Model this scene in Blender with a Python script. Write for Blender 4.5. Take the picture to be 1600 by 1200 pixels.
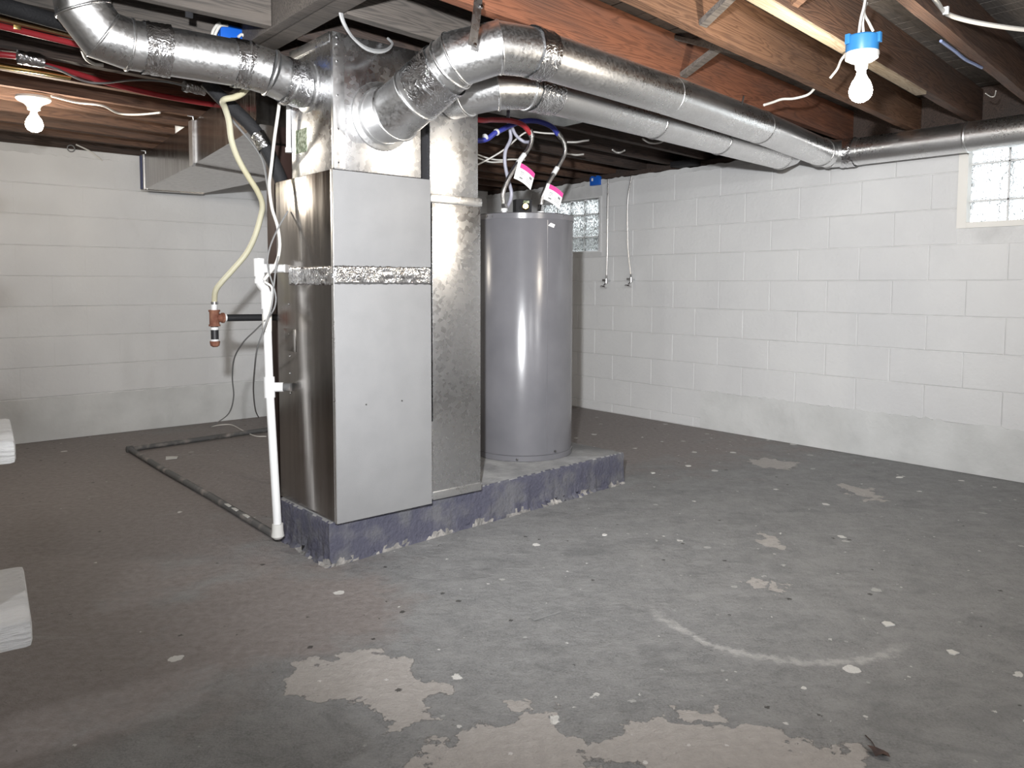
import bpy, bmesh, math, random
from mathutils import Vector, Matrix
random.seed(7)
for o in list(bpy.data.objects): bpy.data.objects.remove(o, do_unlink=True)
scene = bpy.context.scene
COL = scene.collection

# ------------------------------------------------------------------ camera
F_PX, PY, YAW, PITCH, ROLL, CAM_H = 1207.74, 524.88, 0.70608, 0.066266, 0.00227, 1.06
_F = Vector((math.sin(YAW)*math.cos(PITCH), math.cos(YAW)*math.cos(PITCH), -math.sin(PITCH)))
_R0 = Vector((math.cos(YAW), -math.sin(YAW), 0)); _U0 = _R0.cross(_F)
_R = math.cos(ROLL)*_R0 + math.sin(ROLL)*_U0; _U = -math.sin(ROLL)*_R0 + math.cos(ROLL)*_U0
CAM = Vector((0, 0, CAM_H))
cd = bpy.data.cameras.new('camera'); co = bpy.data.objects.new('camera', cd); COL.objects.link(co)
cd.sensor_width = 36; cd.lens = F_PX*36/1600; cd.shift_y = (PY-600)/1600; cd.clip_start = .02
co.matrix_world = Matrix(((_R.x, _U.x, -_F.x, CAM.x), (_R.y, _U.y, -_F.y, CAM.y), (_R.z, _U.z, -_F.z, CAM.z), (0, 0, 0, 1)))
scene.camera = co

def at(px, py, x=None, y=None, z=None):
    """photo pixel -> point on the plane x=.., y=.. or z=.."""
    d = _F + _R*((px-800)/F_PX) + _U*((PY-py)/F_PX)
    a, v = (0, x) if x is not None else (1, y) if y is not None else (2, z)
    return CAM + d*((v-CAM[a])/d[a])

# ------------------------------------------------------------------ world, lights, exposure
w = bpy.data.worlds.new('world'); scene.world = w; w.use_nodes = True
bg = w.node_tree.nodes['Background']; bg.inputs[0].default_value = (.93, .97, 1, 1); bg.inputs[1].default_value = 3.2
vs = scene.view_settings; vs.view_transform = 'Standard'; vs.look = 'None'; vs.gamma = 1; vs.use_curve_mapping = False
vs.exposure = 0.13

def lamp(name, kind, loc, power, color=(1, 1, 1), size=.05, **kw):
    l = bpy.data.lights.new(name, kind); l.energy = power; l.color = color
    if kind in ('POINT', 'SPOT'): l.shadow_soft_size = size
    for k, v in kw.items(): setattr(l, k, v)
    o = bpy.data.objects.new(name, l); COL.objects.link(o); o.location = loc
    return o
# the photographer's flash head, on a bracket above the camera, zoomed on the far corner
fl = lamp('camera_flash', 'SPOT', CAM + _U*.30 - _R*.14, 720, (.97, .985, 1), .035, spot_size=math.radians(90), spot_blend=1.0)
fl.rotation_euler = (at(880, 330, z=1.6) - fl.location).to_track_quat('-Z', 'Y').to_euler()
BULB_W = 25      # watts of each bare bulb
FILL_W = 44      # watts of each fill bulb added out of view behind the camera

# ------------------------------------------------------------------ materials
def nt(m): m.use_nodes = True; return m.node_tree, m.node_tree.nodes, m.node_tree.links
def rgba(c): return (c[0], c[1], c[2], 1)
def M(name, base, rough=.5, metal=0., col2=None, vscale=6., stretch=(1, 1, 1), lo=.35, hi=.65, bump=0., bscale=60., bstretch=None, rv=0., detail=6, spec=None, coat=0., world=False):
    m = bpy.data.materials.new(name); t, n, l = nt(m); p = n['Principled BSDF']
    p.inputs['Roughness'].default_value = rough; p.inputs['Metallic'].default_value = metal
    if spec is not None: p.inputs['Specular IOR Level'].default_value = spec
    if coat: p.inputs['Coat Weight'].default_value = coat
    tc = n.new('ShaderNodeTexCoord'); geo = n.new('ShaderNodeNewGeometry')
    def noise(scale, st, det=detail):
        mp = n.new('ShaderNodeMapping'); mp.inputs['Scale'].default_value = st
        l.new(geo.outputs['Position'] if world else tc.outputs['Object'], mp.inputs['Vector'])
        q = n.new('ShaderNodeTexNoise'); q.inputs['Scale'].default_value = scale; q.inputs['Detail'].default_value = det
        l.new(mp.outputs[0], q.inputs['Vector']); return q
    if col2 is None: p.inputs['Base Color'].default_value = rgba(base)
    else:
        q = noise(vscale, stretch); r = n.new('ShaderNodeValToRGB')
        r.color_ramp.elements[0].position = lo; r.color_ramp.elements[1].position = hi
        r.color_ramp.elements[0].color = rgba(base); r.color_ramp.elements[1].color = rgba(col2)
        l.new(q.outputs['Fac'], r.inputs[0]); l.new(r.outputs[0], p.inputs['Base Color'])
    if rv:
        q = noise(vscale*2.3, stretch); mr = n.new('ShaderNodeMapRange')
        mr.inputs[1].default_value = .3; mr.inputs[2].default_value = .7; mr.inputs[3].default_value = max(.02, rough-rv); mr.inputs[4].default_value = rough+rv
        l.new(q.outputs['Fac'], mr.inputs[0]); l.new(mr.outputs[0], p.inputs['Roughness'])
    if bump:
        q = noise(bscale, bstretch or stretch); b = n.new('ShaderNodeBump'); b.inputs['Strength'].default_value = bump; b.inputs['Distance'].default_value = .01
        l.new(q.outputs['Fac'], b.inputs['Height']); l.new(b.outputs[0], p.inputs['Normal'])
    return m

def spangle(name, base, col2, rough=.3, scale=55.):
    """galvanised sheet: voronoi spangle in colour and roughness"""
    m = bpy.data.materials.new(name); t, n, l = nt(m); p = n['Principled BSDF']; p.inputs['Metallic'].default_value = 1
    tc = n.new('ShaderNodeTexCoord'); v = n.new('ShaderNodeTexVoronoi'); v.inputs['Scale'].default_value = scale
    l.new(tc.outputs['Object'], v.inputs['Vector'])
    q = n.new('ShaderNodeTexNoise'); q.inputs['Scale'].default_value = 5; q.inputs['Detail'].default_value = 8; l.new(tc.outputs['Object'], q.inputs['Vector'])
    ad = n.new('ShaderNodeMath'); ad.operation = 'ADD'; sp = n.new('ShaderNodeSeparateColor'); l.new(v.outputs['Color'], sp.inputs[0])
    mu = n.new('ShaderNodeMath'); mu.operation = 'MULTIPLY'; mu.inputs[1].default_value = .45; l.new(sp.outputs[0], mu.inputs[0])
    l.new(mu.outputs[0], ad.inputs[0]); l.new(q.outputs['Fac'], ad.inputs[1])
    r = n.new('ShaderNodeValToRGB'); r.color_ramp.elements[0].position = .35; r.color_ramp.elements[1].position = 1.0
    r.color_ramp.elements[0].color = rgba(col2); r.color_ramp.elements[1].color = rgba(base)
    l.new(ad.outputs[0], r.inputs[0]); l.new(r.outputs[0], p.inputs['Base Color'])
    mr = n.new('ShaderNodeMapRange'); mr.inputs[1].default_value = .3; mr.inputs[2].default_value = 1.1; mr.inputs[3].default_value = rough*1.35; mr.inputs[4].default_value = rough*.75
    l.new(ad.outputs[0], mr.inputs[0]); l.new(mr.outputs[0], p.inputs['Roughness'])
    b = n.new('ShaderNodeBump'); b.inputs['Strength'].default_value = .03; b.inputs['Distance'].default_value = .01
    q2 = n.new('ShaderNodeTexNoise'); q2.inputs['Scale'].default_value = 7; l.new(tc.outputs['Object'], q2.inputs['Vector'])
    l.new(q2.outputs['Fac'], b.inputs['Height']); l.new(b.outputs[0], p.inputs['Normal'])
    return m

def foil(name):
    m = bpy.data.materials.new(name); t, n, l = nt(m); p = n['Principled BSDF']; p.inputs['Metallic'].default_value = 1
    p.inputs['Base Color'].default_value = (.78, .78, .79, 1); p.inputs['Roughness'].default_value = .2
    tc = n.new('ShaderNodeTexCoord'); q = n.new('ShaderNodeTexNoise'); q.inputs['Scale'].default_value = 14; q.inputs['Distortion'].default_value = .6; q.inputs['Detail'].default_value = 3
    l.new(tc.outputs['Object'], q.inputs['Vector']); v = n.new('ShaderNodeTexVoronoi'); v.inputs['Scale'].default_value = 38; v.feature = 'DISTANCE_TO_EDGE'
    l.new(q.outputs['Color'], v.inputs['Vector']); v.inputs['Scale'].default_value = 9
    b = n.new('ShaderNodeBump'); b.inputs['Strength'].default_value = .35; b.inputs['Distance'].default_value = .010
    l.new(v.outputs['Distance'], b.inputs['Height']); l.new(b.outputs[0], p.inputs['Normal'])
    return m

def emit(name, col, s):
    m = bpy.data.materials.new(name); t, n, l = nt(m); p = n['Principled BSDF']
    p.inputs['Emission Color'].default_value = rgba(col); p.inputs['Emission Strength'].default_value = s; p.inputs['Base Color'].default_value = rgba(col)
    return m

def wood(name, c1, c2, soot=(.05, .05, .05), sootamt=.35):
    """long grain along local X plus blotchy grey dirt"""
    m = bpy.data.materials.new(name); t, n, l = nt(m); p = n['Principled BSDF']; p.inputs['Roughness'].default_value = .75; p.inputs['Specular IOR Level'].default_value = .25
    tc = n.new('ShaderNodeTexCoord'); oi = n.new('ShaderNodeObjectInfo')
    of = n.new('ShaderNodeVectorMath'); of.operation = 'ADD'; l.new(tc.outputs['Object'], of.inputs[0])
    cb = n.new('ShaderNodeCombineXYZ'); mm = n.new('ShaderNodeMath'); mm.operation = 'MULTIPLY'; mm.inputs[1].default_value = 31; l.new(oi.outputs['Random'], mm.inputs[0])
    for i in range(3): l.new(mm.outputs[0], cb.inputs[i])
    l.new(cb.outputs[0], of.inputs[1])
    mp = n.new('ShaderNodeMapping'); mp.inputs['Scale'].default_value = (.55, 9, 9); l.new(of.outputs[0], mp.inputs[0])
    q = n.new('ShaderNodeTexNoise'); q.inputs['Scale'].default_value = 2.2; q.inputs['Detail'].default_value = 3; q.inputs['Distortion'].default_value = .5; l.new(mp.outputs[0], q.inputs[0])
    wv = n.new('ShaderNodeMath'); wv.operation = 'MULTIPLY'; wv.inputs[1].default_value = 26; l.new(q.outputs['Fac'], wv.inputs[0])
    fr = n.new('ShaderNodeMath'); fr.operation = 'PINGPONG'; fr.inputs[1].default_value = 1; l.new(wv.outputs[0], fr.inputs[0])
    r = n.new('ShaderNodeValToRGB'); r.color_ramp.elements[0].position = .05; r.color_ramp.elements[1].position = .6
    r.color_ramp.elements[0].color = rgba(c2); r.color_ramp.elements[1].color = rgba(c1); l.new(fr.outputs[0], r.inputs[0])
    mp2 = n.new('ShaderNodeMapping'); mp2.inputs['Scale'].default_value = (.7, 2, 3); l.new(of.outputs[0], mp2.inputs[0])
    q2 = n.new('ShaderNodeTexNoise'); q2.inputs['Scale'].default_value = 2.5; q2.inputs['Detail'].default_value = 6; l.new(mp2.outputs[0], q2.inputs[0])
    mr = n.new('ShaderNodeMapRange'); mr.inputs[1].default_value = .42; mr.inputs[2].default_value = .68; mr.inputs[4].default_value = sootamt; l.new(q2.outputs['Fac'], mr.inputs[0])
    mx = n.new('ShaderNodeMix'); mx.data_type = 'RGBA'; l.new(mr.outputs[0], mx.inputs[0]); l.new(r.outputs[0], mx.inputs[6]); mx.inputs[7].default_value = rgba(soot)
    l.new(mx.outputs[2], p.inputs['Base Color'])
    b = n.new('ShaderNodeBump'); b.inputs['Strength'].default_value = .25; b.inputs['Distance'].default_value = .004; l.new(fr.outputs[0], b.inputs['Height']); l.new(b.outputs[0], p.inputs['Normal'])
    return m

def floor_mat():
    m = bpy.data.materials.new('concrete_floor'); t, n, l = nt(m); p = n['Principled BSDF']; p.inputs['Roughness'].default_value = .62; p.inputs['Specular IOR Level'].default_value = .3
    tc = n.new('ShaderNodeTexCoord'); rot = n.new('ShaderNodeMapping'); rot.inputs['Rotation'].default_value = (0, 0, YAW)
    l.new(tc.outputs['Object'], rot.inputs[0])          # (u, v) = (right, forward) axes of the room plan
    def noise(scale, det=8, st=(1, 1, 1), dist=0., off=0.):
        mp = n.new('ShaderNodeMapping'); mp.inputs['Scale'].default_value = st; mp.inputs['Location'].default_value = (off, off*.7, 0); l.new(rot.outputs[0], mp.inputs[0])
        q = n.new('ShaderNodeTexNoise'); q.inputs['Scale'].default_value = scale; q.inputs['Detail'].default_value = det; q.inputs['Roughness'].default_value = .6; q.inputs['Distortion'].default_value = dist
        l.new(mp.outputs[0], q.inputs[0]); return q.outputs['Fac']
    def math_(op, a, b=None, c=None):
        k = n.new('ShaderNodeMath'); k.operation = op
        for i, v in enumerate((a, b, c)):
            if v is None: continue
            if isinstance(v, (int, float)): k.inputs[i].default_value = v
            else: l.new(v, k.inputs[i])
        return k.outputs[0]
    def step(a, lo, hi, o0=0., o1=1.):
        k = n.new('ShaderNodeMapRange'); k.inputs[1].default_value = lo; k.inputs[2].default_value = hi; k.inputs[3].default_value = o0; k.inputs[4].default_value = o1
        l.new(a, k.inputs[0]); return k.outputs[0]
    def mix(f, a, b):
        k = n.new('ShaderNodeMix'); k.data_type = 'RGBA'
        if isinstance(f, float): k.inputs[0].default_value = f
        else: l.new(f, k.inputs[0])
        for i, v in ((6, a), (7, b)):
            if isinstance(v, tuple): k.inputs[i].default_value = rgba(v)
            else: l.new(v, k.inputs[i])
        return k.outputs[2]
    wq = n.new('ShaderNodeTexNoise'); wq.inputs['Scale'].default_value = 6.5; wq.inputs['Detail'].default_value = 10; wq.inputs['Roughness'].default_value = .62; l.new(rot.outputs[0], wq.inputs['Vector'])
    wa = n.new('ShaderNodeVectorMath'); wa.operation = 'MULTIPLY_ADD'; l.new(wq.outputs['Color'], wa.inputs[0]); wa.inputs[1].default_value = (.42, .42, 0); wa.inputs[2].default_value = (-.21, -.21, 0)
    wp = n.new('ShaderNodeVectorMath'); wp.operation = 'ADD'; l.new(rot.outputs[0], wp.inputs[0]); l.new(wa.outputs[0], wp.inputs[1])
    def blobs(lst, warp=True):
        acc = None
        for u, v, ru, rv in lst:
            s = n.new('ShaderNodeVectorMath'); s.operation = 'SUBTRACT'; l.new(wp.outputs[0], s.inputs[0]); s.inputs[1].default_value = (u, v, 0)
            k = n.new('ShaderNodeVectorMath'); k.operation = 'MULTIPLY'; l.new(s.outputs[0], k.inputs[0]); k.inputs[1].default_value = (1/ru, 1/rv, 0)
            g = n.new('ShaderNodeVectorMath'); g.operation = 'LENGTH'; l.new(k.outputs[0], g.inputs[0])
            acc = g.outputs['Value'] if acc is None else math_('MINIMUM', acc, g.outputs['Value'])
        return acc
    n1 = noise(1.1, 6, off=2.3); n2 = noise(5, 9); n3 = noise(38, 8); n4 = noise(160, 3)
    base = mix(step(n2, .3, .7), (.155, .157, .160), (.232, .232, .232))
    base = mix(step(n3, .38, .72, 0, .6), base, (.295, .295, .295)); base = mix(step(noise(2.6, 9, (1, 1.6, 1), .8, 4.), .5, .72, 0, .5), base, (.145, .147, .15))
    base = mix(step(n4, .40, .66, 0, .45), base, (.34, .34, .34)); base = mix(step(noise(95, 4, off=3.), .56, .70, 0, .55), base, (.11, .11, .11))
    base = mix(step(noise(13, 8, off=7.), .46, .62, 0, .5), base, (.30, .30, .30)); base = mix(step(noise(3.4, 10, (1, 1.8, 1), 1.0, 12.), .54, .66, 0, .4), base, (.135, .137, .14))
    # brownish tint towards the stairs and the back of the room
    br = blobs([(-2.6, 3.6, 2.0, 2.4), (-.35, 5.6, 2.6, 1.55), (-1.6, 2.1, .9, .7), (-.75, 2.45, .45, .42)])
    brm = step(math_('ADD', br, math_('MULTIPLY', math_('SUBTRACT', n2, .5), 1.1)), .72, 1.08, .85, 0.)
    base = mix(brm, base, mix(step(n3, .3, .7), (.205, .178, .170), (.290, .258, .247)))
    # bare patches where the grey paint has peeled
    pd = blobs([(-.42, 2.02, .17, .12), (-.30, 1.93, .13, .10), (.0, 1.73, .19, .09), (-.05, 1.63, .22, .09), (.06, 1.83, .055, .055), (.36, 1.68, .19, .09), (.62, 1.68, .20, .085), (.46, 1.83, .05, .05), (1.07, 3.12, .05, .10), (1.79, 3.9, .075, .17), (.86, 2.70, .035, .05), (.62, 1.62, .12, .05), (.93, 2.72, .02, .04), (1.55, 4.55, .12, .12)])
    nd = noise(9, 8, off=5.1)
    pm = step(math_('ADD', pd, math_('MULTIPLY', math_('SUBTRACT', nd, .5), 1.1)), .98, 1.03, 1., 0.)
    beige = mix(step(n3, .3, .75), (.37, .345, .33), (.46, .435, .415))
    col = mix(pm, base, beige)
    # scrubbed pale streaks
    st = step(noise(3.2, 9, (1, 3.2, 1), 1.2, 9.), .62, .74, 0, .35)
    col = mix(st, col, (.40, .395, .39))
    # pale ring left by an old tank
    s = n.new('ShaderNodeVectorMath'); s.operation = 'SUBTRACT'; rw = n.new('ShaderNodeVectorMath'); rw.operation = 'MULTIPLY_ADD'; l.new(wa.outputs[0], rw.inputs[0]); rw.inputs[1].default_value = (.22, .22, 0); l.new(rot.outputs[0], rw.inputs[2]); l.new(rw.outputs[0], s.inputs[0]); s.inputs[1].default_value = (.88, 2.53, 0)
    g = n.new('ShaderNodeVectorMath'); g.operation = 'LENGTH'; l.new(s.outputs[0], g.inputs[0])
    rd = math_('ABSOLUTE', math_('SUBTRACT', g.outputs['Value'], .42)); sep = n.new('ShaderNodeSeparateXYZ'); l.new(s.outputs[0], sep.inputs[0])
    ring = math_('MULTIPLY', step(math_('ADD', rd, math_('MULTIPLY', math_('SUBTRACT', n3, .5), .10)), .0, .024, .8, 0), step(math_('ADD', sep.outputs[1], math_('MULTIPLY', sep.outputs[0], .35)), -.33, -.16, 1, 0))
    col = mix(ring, col, (.46, .45, .445))
    # spatters of white paint, more of them towards the right
    v = n.new('ShaderNodeTexVoronoi'); v.inputs['Scale'].default_value = 8.5; l.new(rot.outputs[0], v.inputs['Vector'])
    spc = n.new('ShaderNodeSeparateColor'); l.new(v.outputs['Color'], spc.inputs[0])
    rad = step(spc.outputs[0], .35, 1., 0., .20)
    dd = math_('ADD', v.outputs['Distance'], math_('MULTIPLY', math_('SUBTRACT', n3, .5), .34))
    sm = math_('LESS_THAN', dd, rad); sx = n.new('ShaderNodeSeparateXYZ'); l.new(rot.outputs[0], sx.inputs[0])
    right = step(sx.outputs[0], -.5, .6, .15, .8)
    sm = math_('MULTIPLY', sm, math_('LESS_THAN', spc.outputs[1], right))
    col = mix(math_('MULTIPLY', sm, step(spc.outputs[2], 0, 1, .35, .95)), col, (.68, .67, .65))
    v3 = n.new('ShaderNodeTexVoronoi'); v3.inputs['Scale'].default_value = 24; l.new(rot.outputs[0], v3.inputs['Vector'])
    s3 = n.new('ShaderNodeSeparateColor'); l.new(v3.outputs['Color'], s3.inputs[0])
    f3 = math_('LESS_THAN', math_('ADD', v3.outputs['Distance'], math_('MULTIPLY', math_('SUBTRACT', n4, .5), .34)), step(s3.outputs[0], .55, 1., 0, .15))
    f3 = math_('MULTIPLY', f3, math_('LESS_THAN', s3.outputs[1], step(sx.outputs[0], -.8, .8, .15, .9)))
    col = mix(math_('MULTIPLY', f3, step(s3.outputs[2], 0, 1, .3, .9)), col, (.62, .61, .60))
    # small dark specks
    v2 = n.new('ShaderNodeTexVoronoi'); v2.inputs['Scale'].default_value = 17; l.new(rot.outputs[0], v2.inputs['Vector'])
    s2 = n.new('ShaderNodeSeparateColor'); l.new(v2.outputs['Color'], s2.inputs[0])
    dk = math_('LESS_THAN', math_('ADD', v2.outputs['Distance'], math_('MULTIPLY', math_('SUBTRACT', n4, .5), .3)), step(s2.outputs[0], .8, 1., 0, .16))
    col = mix(math_('MULTIPLY', dk, .8), col, (.03, .028, .026))
    l.new(col, p.inputs['Base Color'])
    h = math_('ADD', math_('MULTIPLY', n3, .5), math_('ADD', math_('MULTIPLY', n4, .2), math_('ADD', n2, math_('MULTIPLY', pm, -.45))))
    b = n.new('ShaderNodeBump'); b.inputs['Strength'].default_value = .8; b.inputs['Distance'].default_value = .012; l.new(h, b.inputs['Height']); l.new(b.outputs[0], p.inputs['Normal'])
    return m

def glass_mat():
    m = bpy.data.materials.new('wavy_glass'); t, n, l = nt(m); p = n['Principled BSDF']
    p.inputs['Base Color'].default_value = (.93, .96, .96, 1); p.inputs['Transmission Weight'].default_value = 1; p.inputs['Roughness'].default_value = .12; p.inputs['IOR'].default_value = 1.35
    tc = n.new('ShaderNodeTexCoord'); mp = n.new('ShaderNodeMapping'); mp.inputs['Scale'].default_value = (1, 1.6, .7); mp.inputs['Rotation'].default_value = (.6, 0, 0); l.new(tc.outputs['Object'], mp.inputs[0])
    q = n.new('ShaderNodeTexNoise'); q.inputs['Scale'].default_value = 20; q.inputs['Distortion'].default_value = 2.2; q.inputs['Detail'].default_value = 1; l.new(mp.outputs[0], q.inputs[0])
    b = n.new('ShaderNodeBump'); b.inputs['Strength'].default_value = 1.; b.inputs['Distance'].default_value = .06; l.new(q.outputs['Fac'], b.inputs['Height']); l.new(b.outputs[0], p.inputs['Normal'])
    return m

MAT = dict(
    floor=floor_mat(), glass=glass_mat(), foil=foil('crumpled_foil'),
    paint=M('white_wall_paint', (.64, .64, .645), .75, col2=(.69, .69, .69), vscale=2.2, bump=.3, bscale=42, world=True),
    mortar=M('painted_mortar', (.56, .56, .56), .85, col2=(.68, .68, .68), vscale=3.5, lo=.42, hi=.58, bump=.4, bscale=70),
    parge=M('painted_parging', (.56, .565, .56), .8, col2=(.65, .655, .65), vscale=4, bump=.45, bscale=25),
    galv=spangle('galvanised_sheet', (.78, .78, .79), (.62, .62, .63), .27, 60),
    galvb=spangle('galvanised_duct', (.82, .82, .82), (.74, .74, .74), .32, 130),
    galvd=M('dull_galvanised_side', (.30, .28, .265), .2, 1., col2=(.40, .38, .36), vscale=3, stretch=(6, 6, .4), bump=.04, bscale=6, rv=.05),
    panel=M('light_grey_enamel', (.222, .222, .226), .5, 0, col2=(.240, .240, .244), vscale=9, bump=.08, bscale=320),
    tank=M('grey_tank_enamel', (.125, .124, .136), .22, 0, col2=(.155, .153, .166), vscale=4, bump=.03, bscale=260),
    plinth=M('lavender_grey_paint', (.072, .072, .102), .75, 0, col2=(.118, .118, .132), vscale=9, lo=.45, hi=.62, bump=.7, bscale=60, detail=12),
    plinth_edge=M('crumbled_pale_concrete', (.16, .155, .15), .9, 0, col2=(.36, .34, .32), vscale=24, bump=.9, bscale=70),
    plinth_top=M('worn_grey_concrete', (.20, .20, .205), .8, 0, col2=(.30, .30, .30), vscale=9, bump=.5, bscale=40),
    wdark=wood('old_dark_wood', (.075, .052, .043), (.040, .030, .026)),
    wbrown=wood('brown_wood', (.125, .070, .047), (.075, .043, .031), sootamt=.45),
    wred=wood('reddish_wood', (.215, .086, .048), (.135, .055, .032), soot=(.05, .045, .042), sootamt=.45),
    wtan=wood('tan_grained_wood', (.20, .108, .064), (.12, .062, .037), soot=(.07, .06, .055), sootamt=.35),
    wgrey=wood('grey_weathered_wood', (.125, .108, .095), (.075, .066, .059), sootamt=.4),
    wpale=wood('pale_batten_wood', (.50, .40, .28), (.38, .28, .19), sootamt=.1),
    wpink=wood('pinkish_raw_wood', (.50, .30, .22), (.36, .20, .14), sootamt=.0),
    white=M('white_pvc', (.78, .78, .78), .4, 0, col2=(.66, .655, .64), vscale=9, lo=.5, hi=.85),
    porcelain=M('white_porcelain', (.80, .78, .74), .3),
    cable=M('white_cable_jacket', (.66, .64, .60), .5), gcable=M('grey_cable_jacket', (.34, .34, .34), .4), gwire=M('grey_thin_wire', (.20, .20, .20), .5),
    hose=M('cream_rubber_hose', (.60, .55, .36), .5, 0, col2=(.56, .54, .42), vscale=3),
    black=M('black_iron', (.022, .022, .024), .45, 0, col2=(.10, .10, .10), vscale=16, lo=.6, hi=.75), foam=M('black_foam_insulation', (.016, .016, .018), .8, bump=.3, bscale=150),
    rust=M('rusty_iron', (.155, .052, .030), .8, 0, col2=(.26, .12, .075), vscale=30, bump=.5, bscale=60),
    darkpipe=M('painted_dark_pipe', (.10, .10, .10), .6, 0, col2=(.30, .27, .25), vscale=14, lo=.5, hi=.75, bump=.3, bscale=60),
    red=M('red_pex', (.42, .035, .045), .35), bluep=M('blue_pex', (.045, .055, .34), .35), grayp=M('pale_grey_pex', (.42, .42, .50), .35),
    bluebox=M('blue_plastic', (.01, .115, .55), .4), bluebox2=M('faded_blue_plastic', (.035, .22, .52), .4), bluetape=M('dark_blue_tape', (.035, .045, .12), .5),
    steel=M('braided_steel', (.60, .59, .58), .28, 1, col2=(.40, .39, .38), vscale=260, bump=.35, bscale=420), chrome=M('chrome', (.75, .75, .76), .15, 1),
    brass=M('brass', (.75, .56, .22), .25, 1), copper=M('dull_copper', (.55, .36, .20), .3, 1), screw=M('dark_screw', (.12, .12, .12), .4, 1),
    dark=M('black_plastic', (.018, .018, .02), .75, spec=.2), paper=M('white_paper_tag', (.80, .80, .80), .6), magenta=M('magenta_print', (.60, .03, .25), .6), ink=M('grey_ink', (.18, .18, .18), .7),
    green=M('green_speckled_label', (.10, .13, .07), .6, 0, col2=(.34, .38, .28), vscale=70, lo=.45, hi=.55),
    stair=M('white_painted_wood', (.70, .70, .70), .7, 0, col2=(.56, .56, .56), vscale=4, stretch=(1, 6, 12), lo=.4, hi=.7, bump=.6, bscale=30),
    post=M('dark_red_brown_paint', (.035, .016, .012), .6), leaf=M('dry_dark_leaf', (.045, .032, .032), .8, 0, col2=(.10, .06, .05), vscale=40),
    chip=M('white_paint_chip', (.62, .61, .58), .7), card=M('brown_cardboard', (.27, .17, .11), .8),
    bulb=emit('lit_bulb', (1, .93, .80), 60),
)

# ------------------------------------------------------------------ mesh helpers
def root_loc(p):
    v = Vector((0, 0, 0))
    while p is not None: v += p.location; p = p.parent
    return v
def mk(name, verts, faces, mat, parent=None, origin=None, sharp=35, smooth=True):
    """world-space verts -> object; origin given or the base centre of the mesh"""
    vs_ = [Vector(v) for v in verts]
    if origin is None:
        lo = [min(v[i] for v in vs_) for i in range(3)]; hi = [max(v[i] for v in vs_) for i in range(3)]
        origin = Vector(((lo[0]+hi[0])/2, (lo[1]+hi[1])/2, lo[2]))
    origin = Vector(origin)
    me = bpy.data.meshes.new(name); me.from_pydata([v-origin for v in vs_], [], faces); me.validate()
    bm = bmesh.new(); bm.from_mesh(me); bmesh.ops.recalc_face_normals(bm, faces=bm.faces); bm.to_mesh(me); bm.free()
    if smooth:
        for q in me.polygons: q.use_smooth = True
        me.set_sharp_from_angle(angle=math.radians(sharp))
    me.materials.append(MAT[mat] if isinstance(mat, str) else mat)
    o = bpy.data.objects.new(name, me); COL.objects.link(o)
    if parent is not None: o.parent = parent; o.location = origin - root_loc(parent)
    else: o.location = origin
    return o
def tag(o, label, cat=None, group=None, kind=None):
    if label: o['label'] = label
    if cat: o['category'] = cat
    if group: o['group'] = group
    if kind: o['kind'] = kind
    return o
def thing(name, loc, label, cat, group=None):
    o = bpy.data.objects.new(name, None); COL.objects.link(o); o.location = loc; o.empty_display_size = .05
    return tag(o, label, cat, group)
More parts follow.
